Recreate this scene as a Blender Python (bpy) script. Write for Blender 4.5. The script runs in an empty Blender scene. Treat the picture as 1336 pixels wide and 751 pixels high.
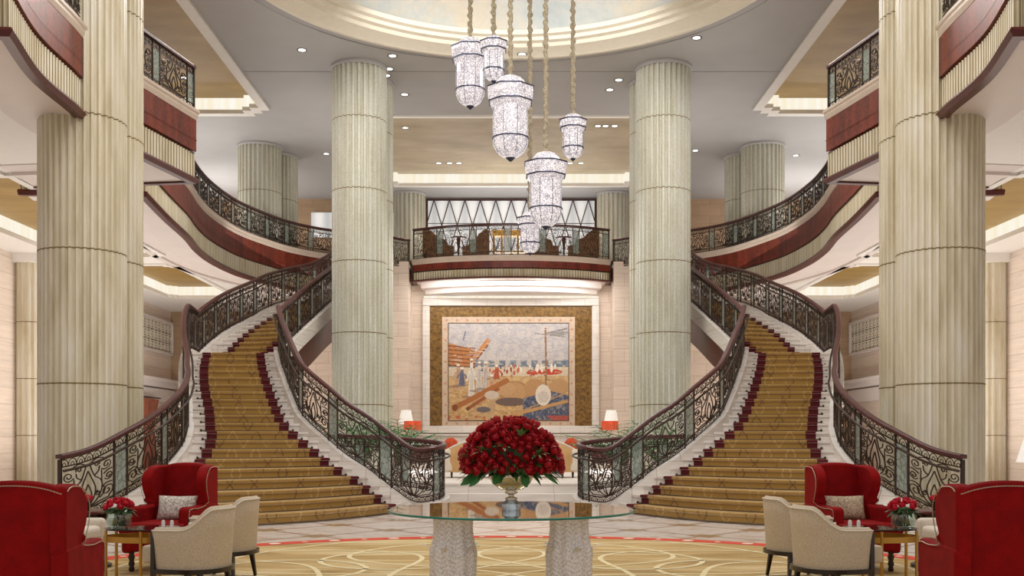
import bpy, math, random
import numpy as np
random.seed(7)
rng = np.random.default_rng(11)
PI = math.pi
sc = bpy.context.scene
COL = sc.collection

# ------------------------------------------------------------------ materials
def lin(c):
    return tuple(((x / 12.92) if x <= 0.04045 else ((x + 0.055) / 1.055) ** 2.4) for x in [v / 255.0 for v in c])

class NT:
    """tiny helper around a node tree"""
    def __init__(self, name):
        self.m = bpy.data.materials.new(name)
        self.m.use_nodes = True
        self.t = self.m.node_tree
        self.t.nodes.clear()
        self.out = self.t.nodes.new('ShaderNodeOutputMaterial')
    def n(self, typ, **kw):
        nd = self.t.nodes.new(typ)
        for k, v in kw.items():
            setattr(nd, k, v)
        return nd
    def l(self, a, b):
        self.t.links.new(a, b)
    def setin(self, sock, v):
        if hasattr(v, 'node'):
            self.l(v, sock)
        else:
            sock.default_value = v
    def math(self, op, a, b=0.0, c=0.0):
        nd = self.n('ShaderNodeMath', operation=op)
        self.setin(nd.inputs[0], a); self.setin(nd.inputs[1], b); self.setin(nd.inputs[2], c)
        return nd.outputs[0]
    def coord(self, kind='Object'):
        return self.n('ShaderNodeTexCoord').outputs[kind]
    def mapping(self, vec, scale=(1, 1, 1), rot=(0, 0, 0), loc=(0, 0, 0)):
        nd = self.n('ShaderNodeMapping')
        self.l(vec, nd.inputs[0])
        nd.inputs['Scale'].default_value = scale
        nd.inputs['Rotation'].default_value = rot
        nd.inputs['Location'].default_value = loc
        return nd.outputs[0]
    def noise(self, vec, scale, detail=3.0, rough=0.5, dist=0.0):
        nd = self.n('ShaderNodeTexNoise')
        self.l(vec, nd.inputs['Vector'])
        nd.inputs['Scale'].default_value = scale
        nd.inputs['Detail'].default_value = detail
        nd.inputs['Roughness'].default_value = rough
        nd.inputs['Distortion'].default_value = dist
        return nd.outputs[0]
    def voro(self, vec, scale, feature='F1', out=0):
        nd = self.n('ShaderNodeTexVoronoi', feature=feature)
        self.l(vec, nd.inputs['Vector'])
        nd.inputs['Scale'].default_value = scale
        return nd.outputs[out]
    def ramp(self, fac, stops):
        nd = self.n('ShaderNodeValToRGB')
        self.setin(nd.inputs[0], fac)
        e = nd.color_ramp.elements
        while len(e) < len(stops):
            e.new(0.5)
        for i, (p, c) in enumerate(stops):
            e[i].position = p
            e[i].color = tuple(c) + (1.0,)
        return nd.outputs[0]
    def mix(self, fac, a, b, blend='MIX'):
        nd = self.n('ShaderNodeMix', data_type='RGBA', blend_type=blend)
        self.setin(nd.inputs[0], fac)
        for s, v in ((nd.inputs[6], a), (nd.inputs[7], b)):
            if hasattr(v, 'node'):
                self.l(v, s)
            else:
                s.default_value = tuple(v) + (1.0,)
        return nd.outputs[2]
    def bsdf(self, color, rough=0.5, metal=0.0, bump=None, bstr=0.3, bdist=0.01, emit=None, estr=0.0, alpha=None, sheen=0.0, spec=0.5):
        p = self.n('ShaderNodeBsdfPrincipled')
        if hasattr(color, 'node'):
            self.l(color, p.inputs['Base Color'])
        else:
            p.inputs['Base Color'].default_value = tuple(color) + (1.0,)
        self.setin(p.inputs['Roughness'], rough)
        p.inputs['Metallic'].default_value = metal
        p.inputs['Specular IOR Level'].default_value = spec
        if sheen:
            p.inputs['Sheen Weight'].default_value = sheen
        if emit is not None:
            if hasattr(emit, 'node'):
                self.l(emit, p.inputs['Emission Color'])
            else:
                p.inputs['Emission Color'].default_value = tuple(emit) + (1.0,)
            p.inputs['Emission Strength'].default_value = estr
        if alpha is not None:
            p.inputs['Alpha'].default_value = alpha
        if bump is not None:
            b = self.n('ShaderNodeBump')
            b.inputs['Strength'].default_value = bstr
            b.inputs['Distance'].default_value = bdist
            self.l(bump, b.inputs['Height'])
            self.l(b.outputs[0], p.inputs['Normal'])
        self.l(p.outputs[0], self.out.inputs[0])
        return self.m

def plain(name, c, rough=0.5, metal=0.0, var=0.06, scale=6.0, **kw):
    t = NT(name)
    c = lin(c)
    f = t.noise(t.coord(), scale, 4)
    a = tuple(min(1, x * (1 + var)) for x in c); b = tuple(x * (1 - var) for x in c)
    return t.bsdf(t.ramp(f, [(0.3, b), (0.7, a)]), rough, metal, **kw)

M = {}
def make_materials():
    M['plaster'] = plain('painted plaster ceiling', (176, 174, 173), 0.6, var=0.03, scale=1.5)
    M['white'] = plain('white painted moulding', (240, 236, 230), 0.5, var=0.02)
    M['soffit'] = plain('warm white soffit', (226, 216, 210), 0.5, var=0.03, scale=1.2)
    M['curb'] = plain('beige curb stone', (204, 186, 170), 0.4, var=0.05)
    M['cream'] = plain('cream moulding', (232, 224, 206), 0.5, var=0.03)
    # fluted stone
    t = NT('fluted stone')
    co = t.coord()
    f = t.noise(t.mapping(co, (1, 1, 0.25)), 2.2, 5, 0.6)
    g = t.noise(co, 22, 4)
    c = t.mix(0.3, t.ramp(f, [(0.3, lin((186, 180, 158))), (0.5, lin((206, 203, 186))), (0.7, lin((218, 218, 208)))]),
              t.ramp(g, [(0.35, lin((178, 173, 152))), (0.65, lin((222, 221, 212)))]))
    M['stone'] = t.bsdf(c, 0.42)
    t = NT('fluted stone warm')
    co = t.coord()
    f = t.noise(t.mapping(co, (1, 1, 0.2)), 3.0, 5, 0.6)
    c = t.ramp(f, [(0.3, lin((196, 184, 154))), (0.5, lin((217, 207, 182))), (0.7, lin((227, 221, 207)))])
    M['stone_warm'] = t.bsdf(c, 0.4)
    M['joint'] = plain('stone joint and reed shade', (128, 108, 62), 0.6)
    # mahogany burl bands along the run (uv.x = metres along)
    t = NT('mahogany burl')
    uv = t.coord('UV')
    w = t.noise(t.mapping(uv, (1.7, 0.15, 1)), 1.6, 2, 0.5, 0.6)
    b = t.noise(t.mapping(uv, (6, 3, 1)), 3.0, 6, 0.65, 1.5)
    c1 = t.ramp(w, [(0.36, lin((44, 18, 17))), (0.5, lin((104, 38, 25))), (0.62, lin((136, 54, 32)))])
    c2 = t.ramp(b, [(0.35, lin((36, 14, 13))), (0.62, lin((144, 56, 34)))])
    M['burl'] = t.bsdf(t.mix(0.55, c1, c2), 0.42)
    M['mahog'] = plain('dark mahogany', (84, 30, 26), 0.3, var=0.2, scale=4)
    M['panelwood'] = plain('mahogany panel', (92, 42, 32), 0.35, var=0.25, scale=3)
    M['handrail'] = plain('polished mahogany handrail', (78, 36, 34), 0.35, var=0.15, scale=8)
    M['iron'] = plain('bronze wrought iron', (66, 52, 44), 0.38, 0.65, var=0.2, scale=30)
    t = NT('etched rail glass')
    uv = t.coord('UV')
    v = t.voro(t.mapping(uv, (14, 7, 1)), 1.0, 'DISTANCE_TO_EDGE')
    c = t.ramp(v, [(0.0, lin((104, 116, 108))), (0.12, lin((158, 172, 164)))])
    M['railglass'] = t.bsdf(c, 0.25, alpha=0.55)
    # walls
    def stone_wall(name, c, sx=1.0):
        t = NT(name)
        co = t.coord()
        f = t.noise(t.mapping(co, (0.8, 0.8, 14)), 1.3, 6, 0.6)
        c0 = lin(c)
        col = t.ramp(f, [(0.3, tuple(x * 0.86 for x in c0)), (0.55, c0), (0.75, tuple(min(1, x * 1.07) for x in c0))])
        br = t.n('ShaderNodeTexBrick')
        t.l(t.mapping(co, (1, 1, 1), (PI / 2, 0, 0)), br.inputs[0])
        br.inputs['Scale'].default_value = 0.55
        br.inputs['Mortar Size'].default_value = 0.004
        br.inputs['Color1'].default_value = (1, 1, 1, 1)
        br.inputs['Color2'].default_value = (0.93, 0.93, 0.93, 1)
        br.inputs['Mortar'].default_value = (0.7, 0.65, 0.6, 1)
        return t.bsdf(t.mix(1.0, col, br.outputs[0], 'MULTIPLY'), 0.45)
    M['wall_pink'] = stone_wall('rosy travertine', (232, 214, 198))
    M['wall_beige'] = stone_wall('beige travertine', (232, 214, 198))
    M['wall_tan'] = stone_wall('tan travertine', (178, 148, 118))
    M['marble_white'] = stone_wall('pale marble', (234, 226, 218))
    # gold leaf ceiling
    t = NT('gold leaf panel')
    co = t.coord()
    f = t.noise(t.mapping(co, (0.6, 1.4, 1)), 1.1, 5, 0.6)
    c = t.ramp(f, [(0.3, lin((146, 114, 52))), (0.55, lin((160, 128, 66))), (0.75, lin((172, 140, 80)))])
    M['goldleaf'] = t.bsdf(c, 0.5)
    t = NT('champagne leaf panel')
    f = t.noise(t.mapping(t.coord(), (0.6, 1.2, 1)), 1.0, 5, 0.6)
    c = t.ramp(f, [(0.3, lin((164, 148, 124))), (0.55, lin((184, 168, 142))), (0.75, lin((196, 184, 162)))])
    M['champagne'] = t.bsdf(c, 0.5)
    # dome sky
    t = NT('painted dome clouds')
    co = t.coord()
    f = t.noise(t.mapping(co, (1, 1, 0.5)), 0.55, 6, 0.62, 0.6)
    g = t.noise(co, 5.0, 5, 0.7)
    c = t.mix(0.22, t.ramp(f, [(0.35, lin((196, 206, 210))), (0.5, lin((218, 220, 216))), (0.62, lin((232, 220, 198)))]),
              t.ramp(g, [(0.3, lin((176, 186, 190))), (0.7, lin((240, 234, 222)))]))
    M['dome'] = t.bsdf(c, 0.6)
    # cove light
    t = NT('cove light')
    co = t.coord()
    v = t.noise(t.mapping(co, (3, 3, 0)), 2.0, 2)
    e = t.n('ShaderNodeEmission')
    t.l(t.ramp(v, [(0.3, lin((250, 236, 205))), (0.7, lin((255, 250, 238)))]), e.inputs[0])
    e.inputs[1].default_value = 1.0
    t.l(e.outputs[0], t.out.inputs[0])
    M['cove'] = t.m
    t = NT('downlight lens')
    f = t.noise(t.coord(), 4, 1)
    e = t.n('ShaderNodeEmission')
    t.l(t.ramp(f, [(0.2, (1, .95, .85)), (0.8, (1, 1, .95))]), e.inputs[0])
    e.inputs[1].default_value = 2.5
    t.l(e.outputs[0], t.out.inputs[0])
    M['lens'] = t.m
    M['chrome'] = plain('satin chrome ring', (120, 116, 112), 0.3, 0.8)
    # crystals
    t = NT('chandelier crystals')
    co = t.coord()
    v = t.voro(co, 25.0, 'DISTANCE_TO_EDGE')
    w = t.voro(co, 25.0, 'F1', 1)
    s = t.n('ShaderNodeSeparateColor'); t.l(w, s.inputs[0])
    c = t.ramp(v, [(0.0, (.30, .29, .33)), (0.10, (.55, .53, .56)), (0.3, (.92, .88, .88))])
    c = t.mix(0.7, c, t.ramp(s.outputs[0], [(0.05, (.50, .47, .50)), (0.5, (.82, .78, .79)), (0.9, (1, .96, .92))]), 'MULTIPLY')
    M['crystal'] = t.bsdf(c, 0.15, emit=c, estr=0.85)
    M['ringdark'] = plain('blued steel band', (58, 62, 84), 0.35, 0.6)
    M['cord'] = plain('gathered silk chain sleeve', (176, 162, 136), 0.7, var=0.35, scale=26)
    # carpet runner
    t = NT('gold runner carpet')
    uv = t.coord('UV')
    sp = t.n('ShaderNodeSeparateXYZ'); t.l(uv, sp.inputs[0])
    u, vv = sp.outputs[0], sp.outputs[1]
    sn = t.math('MULTIPLY', t.math('SINE', t.math('MULTIPLY', vv, 2 * PI / 0.62)), 0.19)
    def line(sgn):
        x = t.math('MULTIPLY_ADD', sn, sgn, t.math('DIVIDE', u, 0.42))
        d = t.math('ABSOLUTE', t.math('SUBTRACT', t.math('FRACT', x), 0.5))
        return t.math('LESS_THAN', d, 0.03)
    m = t.math('MAXIMUM', line(1.0), line(-1.0))
    base = t.ramp(t.noise(uv, 60, 3), [(0.3, lin((152, 116, 54))), (0.7, lin((172, 136, 68)))])
    tone = t.noise(uv, 1.6, 1)
    lc = t.ramp(tone, [(0.45, lin((92, 54, 32))), (0.55, lin((204, 170, 108)))])
    M['runner'] = t.bsdf(t.mix(t.math('MULTIPLY', m, 0.7), base, lc), 0.9, sheen=0.2)
    M['runner_edge'] = plain('crimson runner border', (88, 9, 20), 0.9, var=0.2, scale=30)
    M['brass'] = plain('brass', (176, 132, 60), 0.3, 0.85)
    M['darkbrass'] = plain('dark bronze rod', (84, 62, 40), 0.35, 0.7)
    # marble floor
    t = NT('inlaid marble floor')
    co = t.coord()
    r = t.mapping(co, (1, 1, 1), (0, 0, PI / 4))
    sp = t.n('ShaderNodeSeparateXYZ'); t.l(r, sp.inputs[0])
    fx = t.math('FRACT', t.math('DIVIDE', sp.outputs[0], 1.25)); fy = t.math('FRACT', t.math('DIVIDE', sp.outputs[1], 1.25))
    dx = t.math('ABSOLUTE', t.math('SUBTRACT', fx, 0.5)); dy = t.math('ABSOLUTE', t.math('SUBTRACT', fy, 0.5))
    sq = t.math('MULTIPLY', t.math('LESS_THAN', dx, 0.15), t.math('LESS_THAN', dy, 0.15))
    ln = t.math('MAXIMUM', t.math('LESS_THAN', dx, 0.028), t.math('LESS_THAN', dy, 0.028))
    vein = t.noise(co, 1.4, 7, 0.65, 2.2)
    c = t.ramp(vein, [(0.36, lin((190, 168, 152))), (0.44, lin((212, 200, 190))), (0.62, lin((222, 213, 206)))])
    c = t.mix(t.math('MULTIPLY', ln, 0.75), c, lin((140, 106, 80)))
    c = t.mix(t.math('MULTIPLY', sq, 0.85), c, t.ramp(t.noise(co, 12, 4), [(0.3, lin((140, 108, 74))), (0.7, lin((176, 146, 108)))]))
    M['floor'] = t.bsdf(c, 0.22)
    # round carpet
    t = NT('gold carpet field')
    co = t.coord()
    f = t.noise(t.mapping(co, (0.35, 2.2, 1)), 1.2, 4, 0.6, 0.8)
    c = t.ramp(f, [(0.35, lin((150, 118, 60))), (0.5, lin((182, 150, 90))), (0.65, lin((212, 190, 142)))])
    c = t.mix(0.2, c, t.ramp(t.noise(co, 90, 2), [(0.3, lin((150, 120, 70))), (0.7, lin((226, 206, 160)))]))
    M['rug'] = t.bsdf(c, 0.92)
    M['rug_line'] = plain('cream carpet line', (226, 210, 166), 0.92)
    M['rug_red'] = plain('coral carpet band', (204, 64, 48), 0.92, var=0.12)
    M['rug_dot'] = plain('ivory carpet dot', (236, 216, 196), 0.92)
    # upholstery
    t = NT('red velvet')
    co = t.coord()
    f = t.noise(co, 9, 4); g = t.noise(co, 160, 2)
    c = t.mix(0.4, t.ramp(f, [(0.3, lin((112, 3, 6))), (0.7, lin((146, 8, 9)))]), t.ramp(g, [(0.3, lin((98, 2, 5))), (0.7, lin((160, 12, 12)))]))
    M['velvet'] = t.bsdf(c, 0.8, spec=0.15, bump=g, bstr=0.15, bdist=0.003)
    t = NT('oatmeal linen')
    co = t.coord()
    g = t.noise(co, 140, 3)
    c = t.ramp(g, [(0.3, lin((176, 156, 130))), (0.7, lin((214, 198, 174)))])
    M['linen'] = t.bsdf(c, 0.85, bump=g, bstr=0.2, bdist=0.003)
    M['ivory'] = plain('ivory upholstery', (222, 210, 194), 0.8, var=0.05, scale=40)
    M['tan'] = plain('tan leather sofa back', (200, 156, 104), 0.55, var=0.06, scale=5)
    M['ebony'] = plain('ebonised wood', (34, 22, 18), 0.25, var=0.2)
    M['nail'] = plain('silver nailheads', (176, 158, 138), 0.35, 0.6)
    t = NT('damask pillow')
    co = t.coord()
    v = t.voro(t.mapping(co, (1, 1, 1)), 26, 'DISTANCE_TO_EDGE')
    n = t.noise(co, 38, 4, 0.6, 3.0)
    c = t.ramp(t.math('ADD', t.math('MULTIPLY', v, 0.8), n), [(0.42, lin((74, 64, 66))), (0.55, lin((216, 206, 194))), (0.8, lin((232, 224, 212)))])
    M['damask'] = t.bsdf(c, 0.7)
    t = NT('gold damask pillow')
    co = t.coord()
    n = t.noise(co, 34, 4, 0.6, 3.0)
    c = t.ramp(n, [(0.42, lin((138, 112, 84))), (0.56, lin((214, 194, 166)))])
    M['damask_gold'] = t.bsdf(c, 0.7)
    # glass
    t = NT('clear table glass')
    f = t.noise(t.coord(), 2, 1)
    tr = t.n('ShaderNodeBsdfTransparent'); gl = t.n('ShaderNodeBsdfGlossy'); mx = t.n('ShaderNodeMixShader')
    t.l(t.ramp(f, [(0.3, (.93, .975, .955)), (0.7, (.95, .985, .965))]), tr.inputs[0])
    gl.inputs['Roughness'].default_value = 0.02
    fr = t.n('ShaderNodeFresnel'); fr.inputs[0].default_value = 1.2
    t.l(fr.outputs[0], mx.inputs[0]); t.l(tr.outputs[0], mx.inputs[1]); t.l(gl.outputs[0], mx.inputs[2])
    t.l(mx.outputs[0], t.out.inputs[0])
    M['glass'] = t.m
    M['glass_edge'] = plain('green glass edge', (34, 120, 104), 0.1, var=0.15)
    M['darkglass'] = plain('smoked glass top', (44, 26, 26), 0.06, spec=0.8)
    t = NT('beaded crystal pedestal')
    uv = t.coord('UV')
    sp = t.n('ShaderNodeSeparateXYZ'); t.l(uv, sp.inputs[0])
    zz = t.math('MULTIPLY', t.math('ABSOLUTE', t.math('SUBTRACT', t.math('FRACT', t.math('MULTIPLY', sp.outputs[0], 9)), 0.5)), 2.0)
    ch = t.math('FRACT', t.math('ADD', t.math('MULTIPLY', sp.outputs[1], 26), zz))
    v = t.voro(t.coord(), 70, 'F1')
    c = t.mix(0.5, t.ramp(ch, [(0.0, lin((206, 194, 194))), (0.45, lin((250, 246, 246))), (1.0, lin((216, 206, 206)))]),
              t.ramp(v, [(0.1, lin((244, 238, 234))), (0.5, lin((226, 216, 216))), (0.75, lin((166, 152, 152)))]))
    M['beaded'] = t.bsdf(c, 0.2, bump=v, bstr=0.25, bdist=0.004)
    M['silver'] = plain('hammered silver', (206, 192, 170), 0.18, 0.95, var=0.12, scale=25)
    M['crystalbase'] = plain('clear crystal foot', (190, 200, 208), 0.08, 0.6, var=0.35, scale=30)
    M['rose'] = plain('red rose petals', (176, 10, 26), 0.6, var=0.35, scale=14)
    M['rose_pink'] = plain('crimson rose petals', (206, 18, 48), 0.6, var=0.3, scale=30)
    M['leaf'] = plain('deep green leaf', (38, 78, 34), 0.5, var=0.4, scale=9)
    M['leaf_light'] = plain('light green leaf', (104, 138, 84), 0.5, var=0.3, scale=12)
    M['palm'] = plain('palm leaf', (62, 128, 66), 0.5, var=0.4, scale=9)
    t = NT('thin vase glass')
    f = t.noise(t.coord(), 2, 1)
    tr = t.n('ShaderNodeBsdfTransparent'); gl = t.n('ShaderNodeBsdfGlossy'); mx = t.n('ShaderNodeMixShader')
    t.l(t.ramp(f, [(0.3, (.84, .93, .89)), (0.7, (.9, .96, .93))]), tr.inputs[0])
    gl.inputs['Roughness'].default_value = 0.04
    mx.inputs[0].default_value = 0.12
    t.l(tr.outputs[0], mx.inputs[1]); t.l(gl.outputs[0], mx.inputs[2]); t.l(mx.outputs[0], t.out.inputs[0])
    M['vaseglass'] = t.m
    t = NT('orange silk shade')
    f = t.noise(t.mapping(t.coord(), (1, 1, .2)), 12, 3)
    c = t.ramp(f, [(0.3, lin((196, 66, 36))), (0.7, lin((226, 96, 56)))])
    M['shade_orange'] = t.bsdf(c, 0.7, emit=c, estr=0.15)
    t = NT('white pleated shade')
    f = t.noise(t.coord(), 12, 3)
    c = t.ramp(f, [(0.3, lin((232, 230, 222))), (0.7, lin((246, 244, 238)))])
    M['shade_white'] = t.bsdf(c, 0.6, emit=c, estr=0.3)
    M['ceramic'] = plain('ceramic', (214, 208, 200), 0.3)
    M['coral_cloth'] = plain('coral cushion', (206, 84, 52), 0.8, var=0.2, scale=14)
    M['red_cloth'] = plain('red cushion', (150, 18, 34), 0.8, var=0.2, scale=14)
    M['curtain'] = plain('rust curtain', (134, 74, 52), 0.7, var=0.25, scale=3)
    t = NT('gold mosaic')
    co = t.coord()
    br = t.n('ShaderNodeTexBrick')
    t.l(t.mapping(co, (1, 1, 1), (PI / 2, 0, 0)), br.inputs[0])
    br.inputs['Scale'].default_value = 5.0
    br.inputs['Brick Width'].default_value = 0.7
    br.inputs['Row Height'].default_value = 0.16
    br.inputs['Mortar Size'].default_value = 0.02
    br.inputs['Color1'].default_value = lin((150, 112, 50)) + (1,)
    br.inputs['Color2'].default_value = lin((98, 68, 28)) + (1,)
    br.inputs['Mortar'].default_value = lin((84, 56, 24)) + (1,)
    n = t.noise(co, 9, 4)
    c = t.mix(0.5, br.outputs[0], t.ramp(n, [(0.35, lin((78, 52, 22))), (0.65, lin((164, 124, 58)))]))
    M['mosaic'] = t.bsdf(c, 0.4, 0.25)
    t = NT('woven picture')
    a = t.n('ShaderNodeVertexColor'); a.layer_name = 'Col'
    w = t.noise(t.mapping(t.coord(), (40, 1, 120)), 1.0, 2)
    c = t.mix(0.25, a.outputs[0], t.ramp(w, [(0.3, (.55, .5, .45)), (0.7, (1, 1, 1))]), 'MULTIPLY')
    M['woven'] = t.bsdf(c, 0.85)
    t = NT('backlit white glass')
    co = t.coord()
    w = t.n('ShaderNodeTexWave'); t.l(co, w.inputs[0]); w.inputs['Scale'].default_value = 0.5; w.inputs['Distortion'].default_value = 1.0
    c = t.ramp(w.outputs['Fac'], [(0.0, lin((196, 198, 200))), (1.0, lin((236, 236, 234)))])
    M['backlit'] = t.bsdf(c, 0.4, emit=c, estr=0.45)
    M['lattice'] = plain('dark red lattice bar', (72, 40, 36), 0.35)
    M['settee'] = plain('brown brocade', (126, 90, 58), 0.7, var=0.4, scale=12)
    M['giltwood'] = plain('gilt wood', (190, 142, 62), 0.35, 0.5, var=0.2)
    M['grille'] = plain('pale grille metal', (232, 220, 200), 0.5)
    M['dark'] = plain('dark void and painted shadow', (36, 33, 33), 0.8)
    M['candle'] = plain('white porcelain', (238, 232, 224), 0.3)
make_materials()

# ------------------------------------------------------------------ mesh builder
class MB:
    def __init__(self):
        self.v = []; self.f = []; self.mi = []; self.uv = []
    def add(self, verts, faces, mi=0, uvs=None):
        o = len(self.v)
        self.v.extend([tuple(map(float, p)) for p in verts])
        self.uv.extend(uvs if uvs is not None else [(p[0], p[1]) for p in verts])
        for f in faces:
            self.f.append(tuple(i + o for i in f)); self.mi.append(mi)
    def grid(self, rows, mi=0, uvs=None, closed=False, flip=False):
        n = len(rows); m = len(rows[0])
        vs = [p for r in rows for p in r]
        fs = []
        for i in range(n - 1):
            for j in range(m if closed else m - 1):
                a, b = i * m + j, i * m + (j + 1) % m
                q = (a, b, b + m, a + m)
                fs.append(q[::-1] if flip else q)
        self.add(vs, fs, mi, [u for r in uvs for u in r] if uvs is not None else None)
    def box(self, c, s, rz=0.0, mi=0):
        cx, cy, cz = c; hx, hy, hz = s[0] / 2, s[1] / 2, s[2] / 2
        vs = []
        for z in (-hz, hz):
            for x, y in ((-hx, -hy), (hx, -hy), (hx, hy), (-hx, hy)):
                vs.append((cx + x * math.cos(rz) - y * math.sin(rz), cy + x * math.sin(rz) + y * math.cos(rz), cz + z))
        self.add(vs, [(3, 2, 1, 0), (4, 5, 6, 7), (0, 1, 5, 4), (1, 2, 6, 5), (2, 3, 7, 6), (3, 0, 4, 7)], mi)
    def tube(self, pts, r, n=4, mi=0, closed=False, up=(0, 0, 1)):
        P = np.array(pts, float)
        N = len(P)
        if N < 2:
            return
        rr = r if hasattr(r, '__len__') else [r] * N
        T = np.zeros_like(P)
        if closed:
            T = np.roll(P, -1, 0) - np.roll(P, 1, 0)
        else:
            T[1:-1] = P[2:] - P[:-2]; T[0] = P[1] - P[0]; T[-1] = P[-1] - P[-2]
        T /= np.maximum(np.linalg.norm(T, axis=1, keepdims=True), 1e-9)
        ref = np.array(up, float)
        if abs(T[0] @ ref) > 0.95:
            ref = np.array((1, 0, 0), float) if abs(T[0][0]) < 0.9 else np.array((0, 1, 0), float)
        u = np.cross(T[0], ref); u /= np.linalg.norm(u)
        rows = []
        for i in range(N):
            u = u - T[i] * (u @ T[i]); u /= max(np.linalg.norm(u), 1e-9)
            w = np.cross(T[i], u)
            rows.append([tuple(P[i] + rr[i] * (math.cos(a) * u + math.sin(a) * w)) for a in [2 * PI * k / n + PI / n for k in range(n)]])
        if closed:
            rows.append(rows[0])
        self.grid(rows, mi, closed=True)
        if not closed:
            o = len(self.v)
            self.add(rows[0], [tuple(range(n))[::-1]], mi)
            self.add(rows[-1], [tuple(range(n))], mi)
    def lathe(self, prof, n=24, c=(0, 0, 0), mi=0, rot=0.0, sx=1.0, sy=1.0, rf=None):
        rows, uvs = [], []
        L = 0.0
        for i, (r, z) in enumerate(prof):
            if i:
                L += math.hypot(r - prof[i - 1][0], z - prof[i - 1][1])
            row, ur = [], []
            for k in range(n + 1):
                a = 2 * PI * k / n + rot
                q = r * (rf(a, z) if rf else 1.0)
                row.append((c[0] + sx * q * math.cos(a), c[1] + sy * q * math.sin(a), c[2] + z)); ur.append((k / n, L))
            rows.append(row); uvs.append(ur)
        self.grid(rows, mi, uvs)
    def disc(self, c, r, n=32, mi=0, up=True, sx=1, sy=1):
        vs = [(c[0] + sx * r * math.cos(2 * PI * k / n), c[1] + sy * r * math.sin(2 * PI * k / n), c[2]) for k in range(n)]
        f = tuple(range(n))
        self.add(vs, [f if up else f[::-1]], mi)
    def build(self, name, mats, parent=None, base=(0, 0, 0), s=1, smooth=False, mods=None, autos=None):
        me = bpy.data.meshes.new(name)
        vs = [(x * s - base[0], y - base[1], z - base[2]) for x, y, z in self.v]
        fs = self.f if s == 1 else [f[::-1] for f in self.f]
        me.from_pydata(vs, [], fs)
        if not isinstance(mats, (list, tuple)):
            mats = [mats]
        for m in mats:
            me.materials.append(m)
        if len(mats) > 1:
            me.polygons.foreach_set('material_index', self.mi)
        uvl = me.uv_layers.new(name='UVMap')
        li = np.zeros(len(me.loops), dtype=np.int32)
        me.loops.foreach_get('vertex_index', li)
        uva = np.array(self.uv, dtype=np.float32)[li]
        uvl.data.foreach_set('uv', uva.ravel())
        me.polygons.foreach_set('use_smooth', [bool(smooth)] * len(me.polygons))
        me.validate(); me.update()
        if smooth and autos:
            try:
                me.set_sharp_from_angle(angle=math.radians(autos))
            except Exception:
                pass
        o = bpy.data.objects.new(name, me)
        COL.objects.link(o)
        if parent is not None:
            o.parent = parent
        else:
            o.location = base
        for kind, kw in (mods or []):
            md = o.modifiers.new(kind.lower(), kind)
            for k, v in kw.items():
                setattr(md, k, v)
        return o

BEV = lambda w, seg=3: ('BEVEL', dict(width=w, segments=seg, limit_method='ANGLE', angle_limit=math.radians(40)))
SUB = lambda l=1: ('SUBSURF', dict(levels=l, render_levels=l))

def thing(name, label, cat, loc=(0, 0, 0), rotz=0.0, group=None):
    o = bpy.data.objects.new(name, None)
    o.empty_display_size = 0.1
    COL.objects.link(o)
    o.location = loc; o.rotation_euler = (0, 0, rotz)
    o['label'] = label; o['category'] = cat
    if group:
        o['group'] = group
    return o

def tag(o, label, cat, group=None):
    o['label'] = label; o['category'] = cat
    if group:
        o['group'] = group
    return o

def struct(o):
    o['kind'] = 'structure'
    return o

def dup(root, loc, rotz, label, group=None):
    r = root.copy(); COL.objects.link(r); r.location = loc; r.rotation_euler = (0, 0, rotz)
    r['label'] = label
    if group:
        r['group'] = group
    for ch in list(root.children):
        c = ch.copy(); COL.objects.link(c); c.parent = r
        for g in list(ch.children):
            d = g.copy(); COL.objects.link(d); d.parent = c
    return r

# ------------------------------------------------------------------ curves
def spline(pts, per=8):
    P = np.array(pts, float)
    out = []
    n = len(P)
    for i in range(n - 1):
        p0 = P[i - 1] if i > 0 else 2 * P[0] - P[1]
        p1, p2 = P[i], P[i + 1]
        p3 = P[i + 2] if i + 2 < n else 2 * P[-1] - P[-2]
        for k in range(per):
            t = k / per
            out.append(0.5 * ((2 * p1) + (-p0 + p2) * t + (2 * p0 - 5 * p1 + 4 * p2 - p3) * t * t + (-p0 + 3 * p1 - 3 * p2 + p3) * t ** 3))
    out.append(P[-1])
    return np.array(out)

def arclen(P):
    return np.concatenate([[0], np.cumsum(np.linalg.norm(np.diff(P[:, :2], axis=0), axis=1))])

def resample(P, step):
    S = arclen(P); n = max(2, int(round(S[-1] / step)) + 1)
    q = np.linspace(0, S[-1], n)
    return np.array([[np.interp(x, S, P[:, k]) for k in range(P.shape[1])] for x in q])

def normals(P):
    """left-hand plan normals with mitred corners"""
    d = np.diff(P[:, :2], axis=0); d /= np.maximum(np.linalg.norm(d, axis=1, keepdims=True), 1e-9)
    nn = np.stack([-d[:, 1], d[:, 0]], 1)
    out = np.zeros((len(P), 2)); out[0] = nn[0]; out[-1] = nn[-1]
    for i in range(1, len(P) - 1):
        s = nn[i - 1] + nn[i]; den = 1 + nn[i - 1] @ nn[i]
        out[i] = s / max(den, 0.3)
    return out

def sweep(mb, P, prof, mi=0):
    """profile of (offset to the left, z) swept along the plan path"""
    N = normals(P); S = arclen(P)
    L = [0.0]
    for i in range(1, len(prof)):
        L.append(L[-1] + math.hypot(prof[i][0] - prof[i - 1][0], prof[i][1] - prof[i - 1][1]))
    rows, uvs = [], []
    for (o, z), l in zip(prof, L):
        rows.append([(P[i][0] + N[i][0] * o, P[i][1] + N[i][1] * o, z + (P[i][2] if P.shape[1] > 2 else 0)) for i in range(len(P))])
        uvs.append([(S[i], l) for i in range(len(P))])
    mb.grid(rows, mi, uvs)

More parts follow.
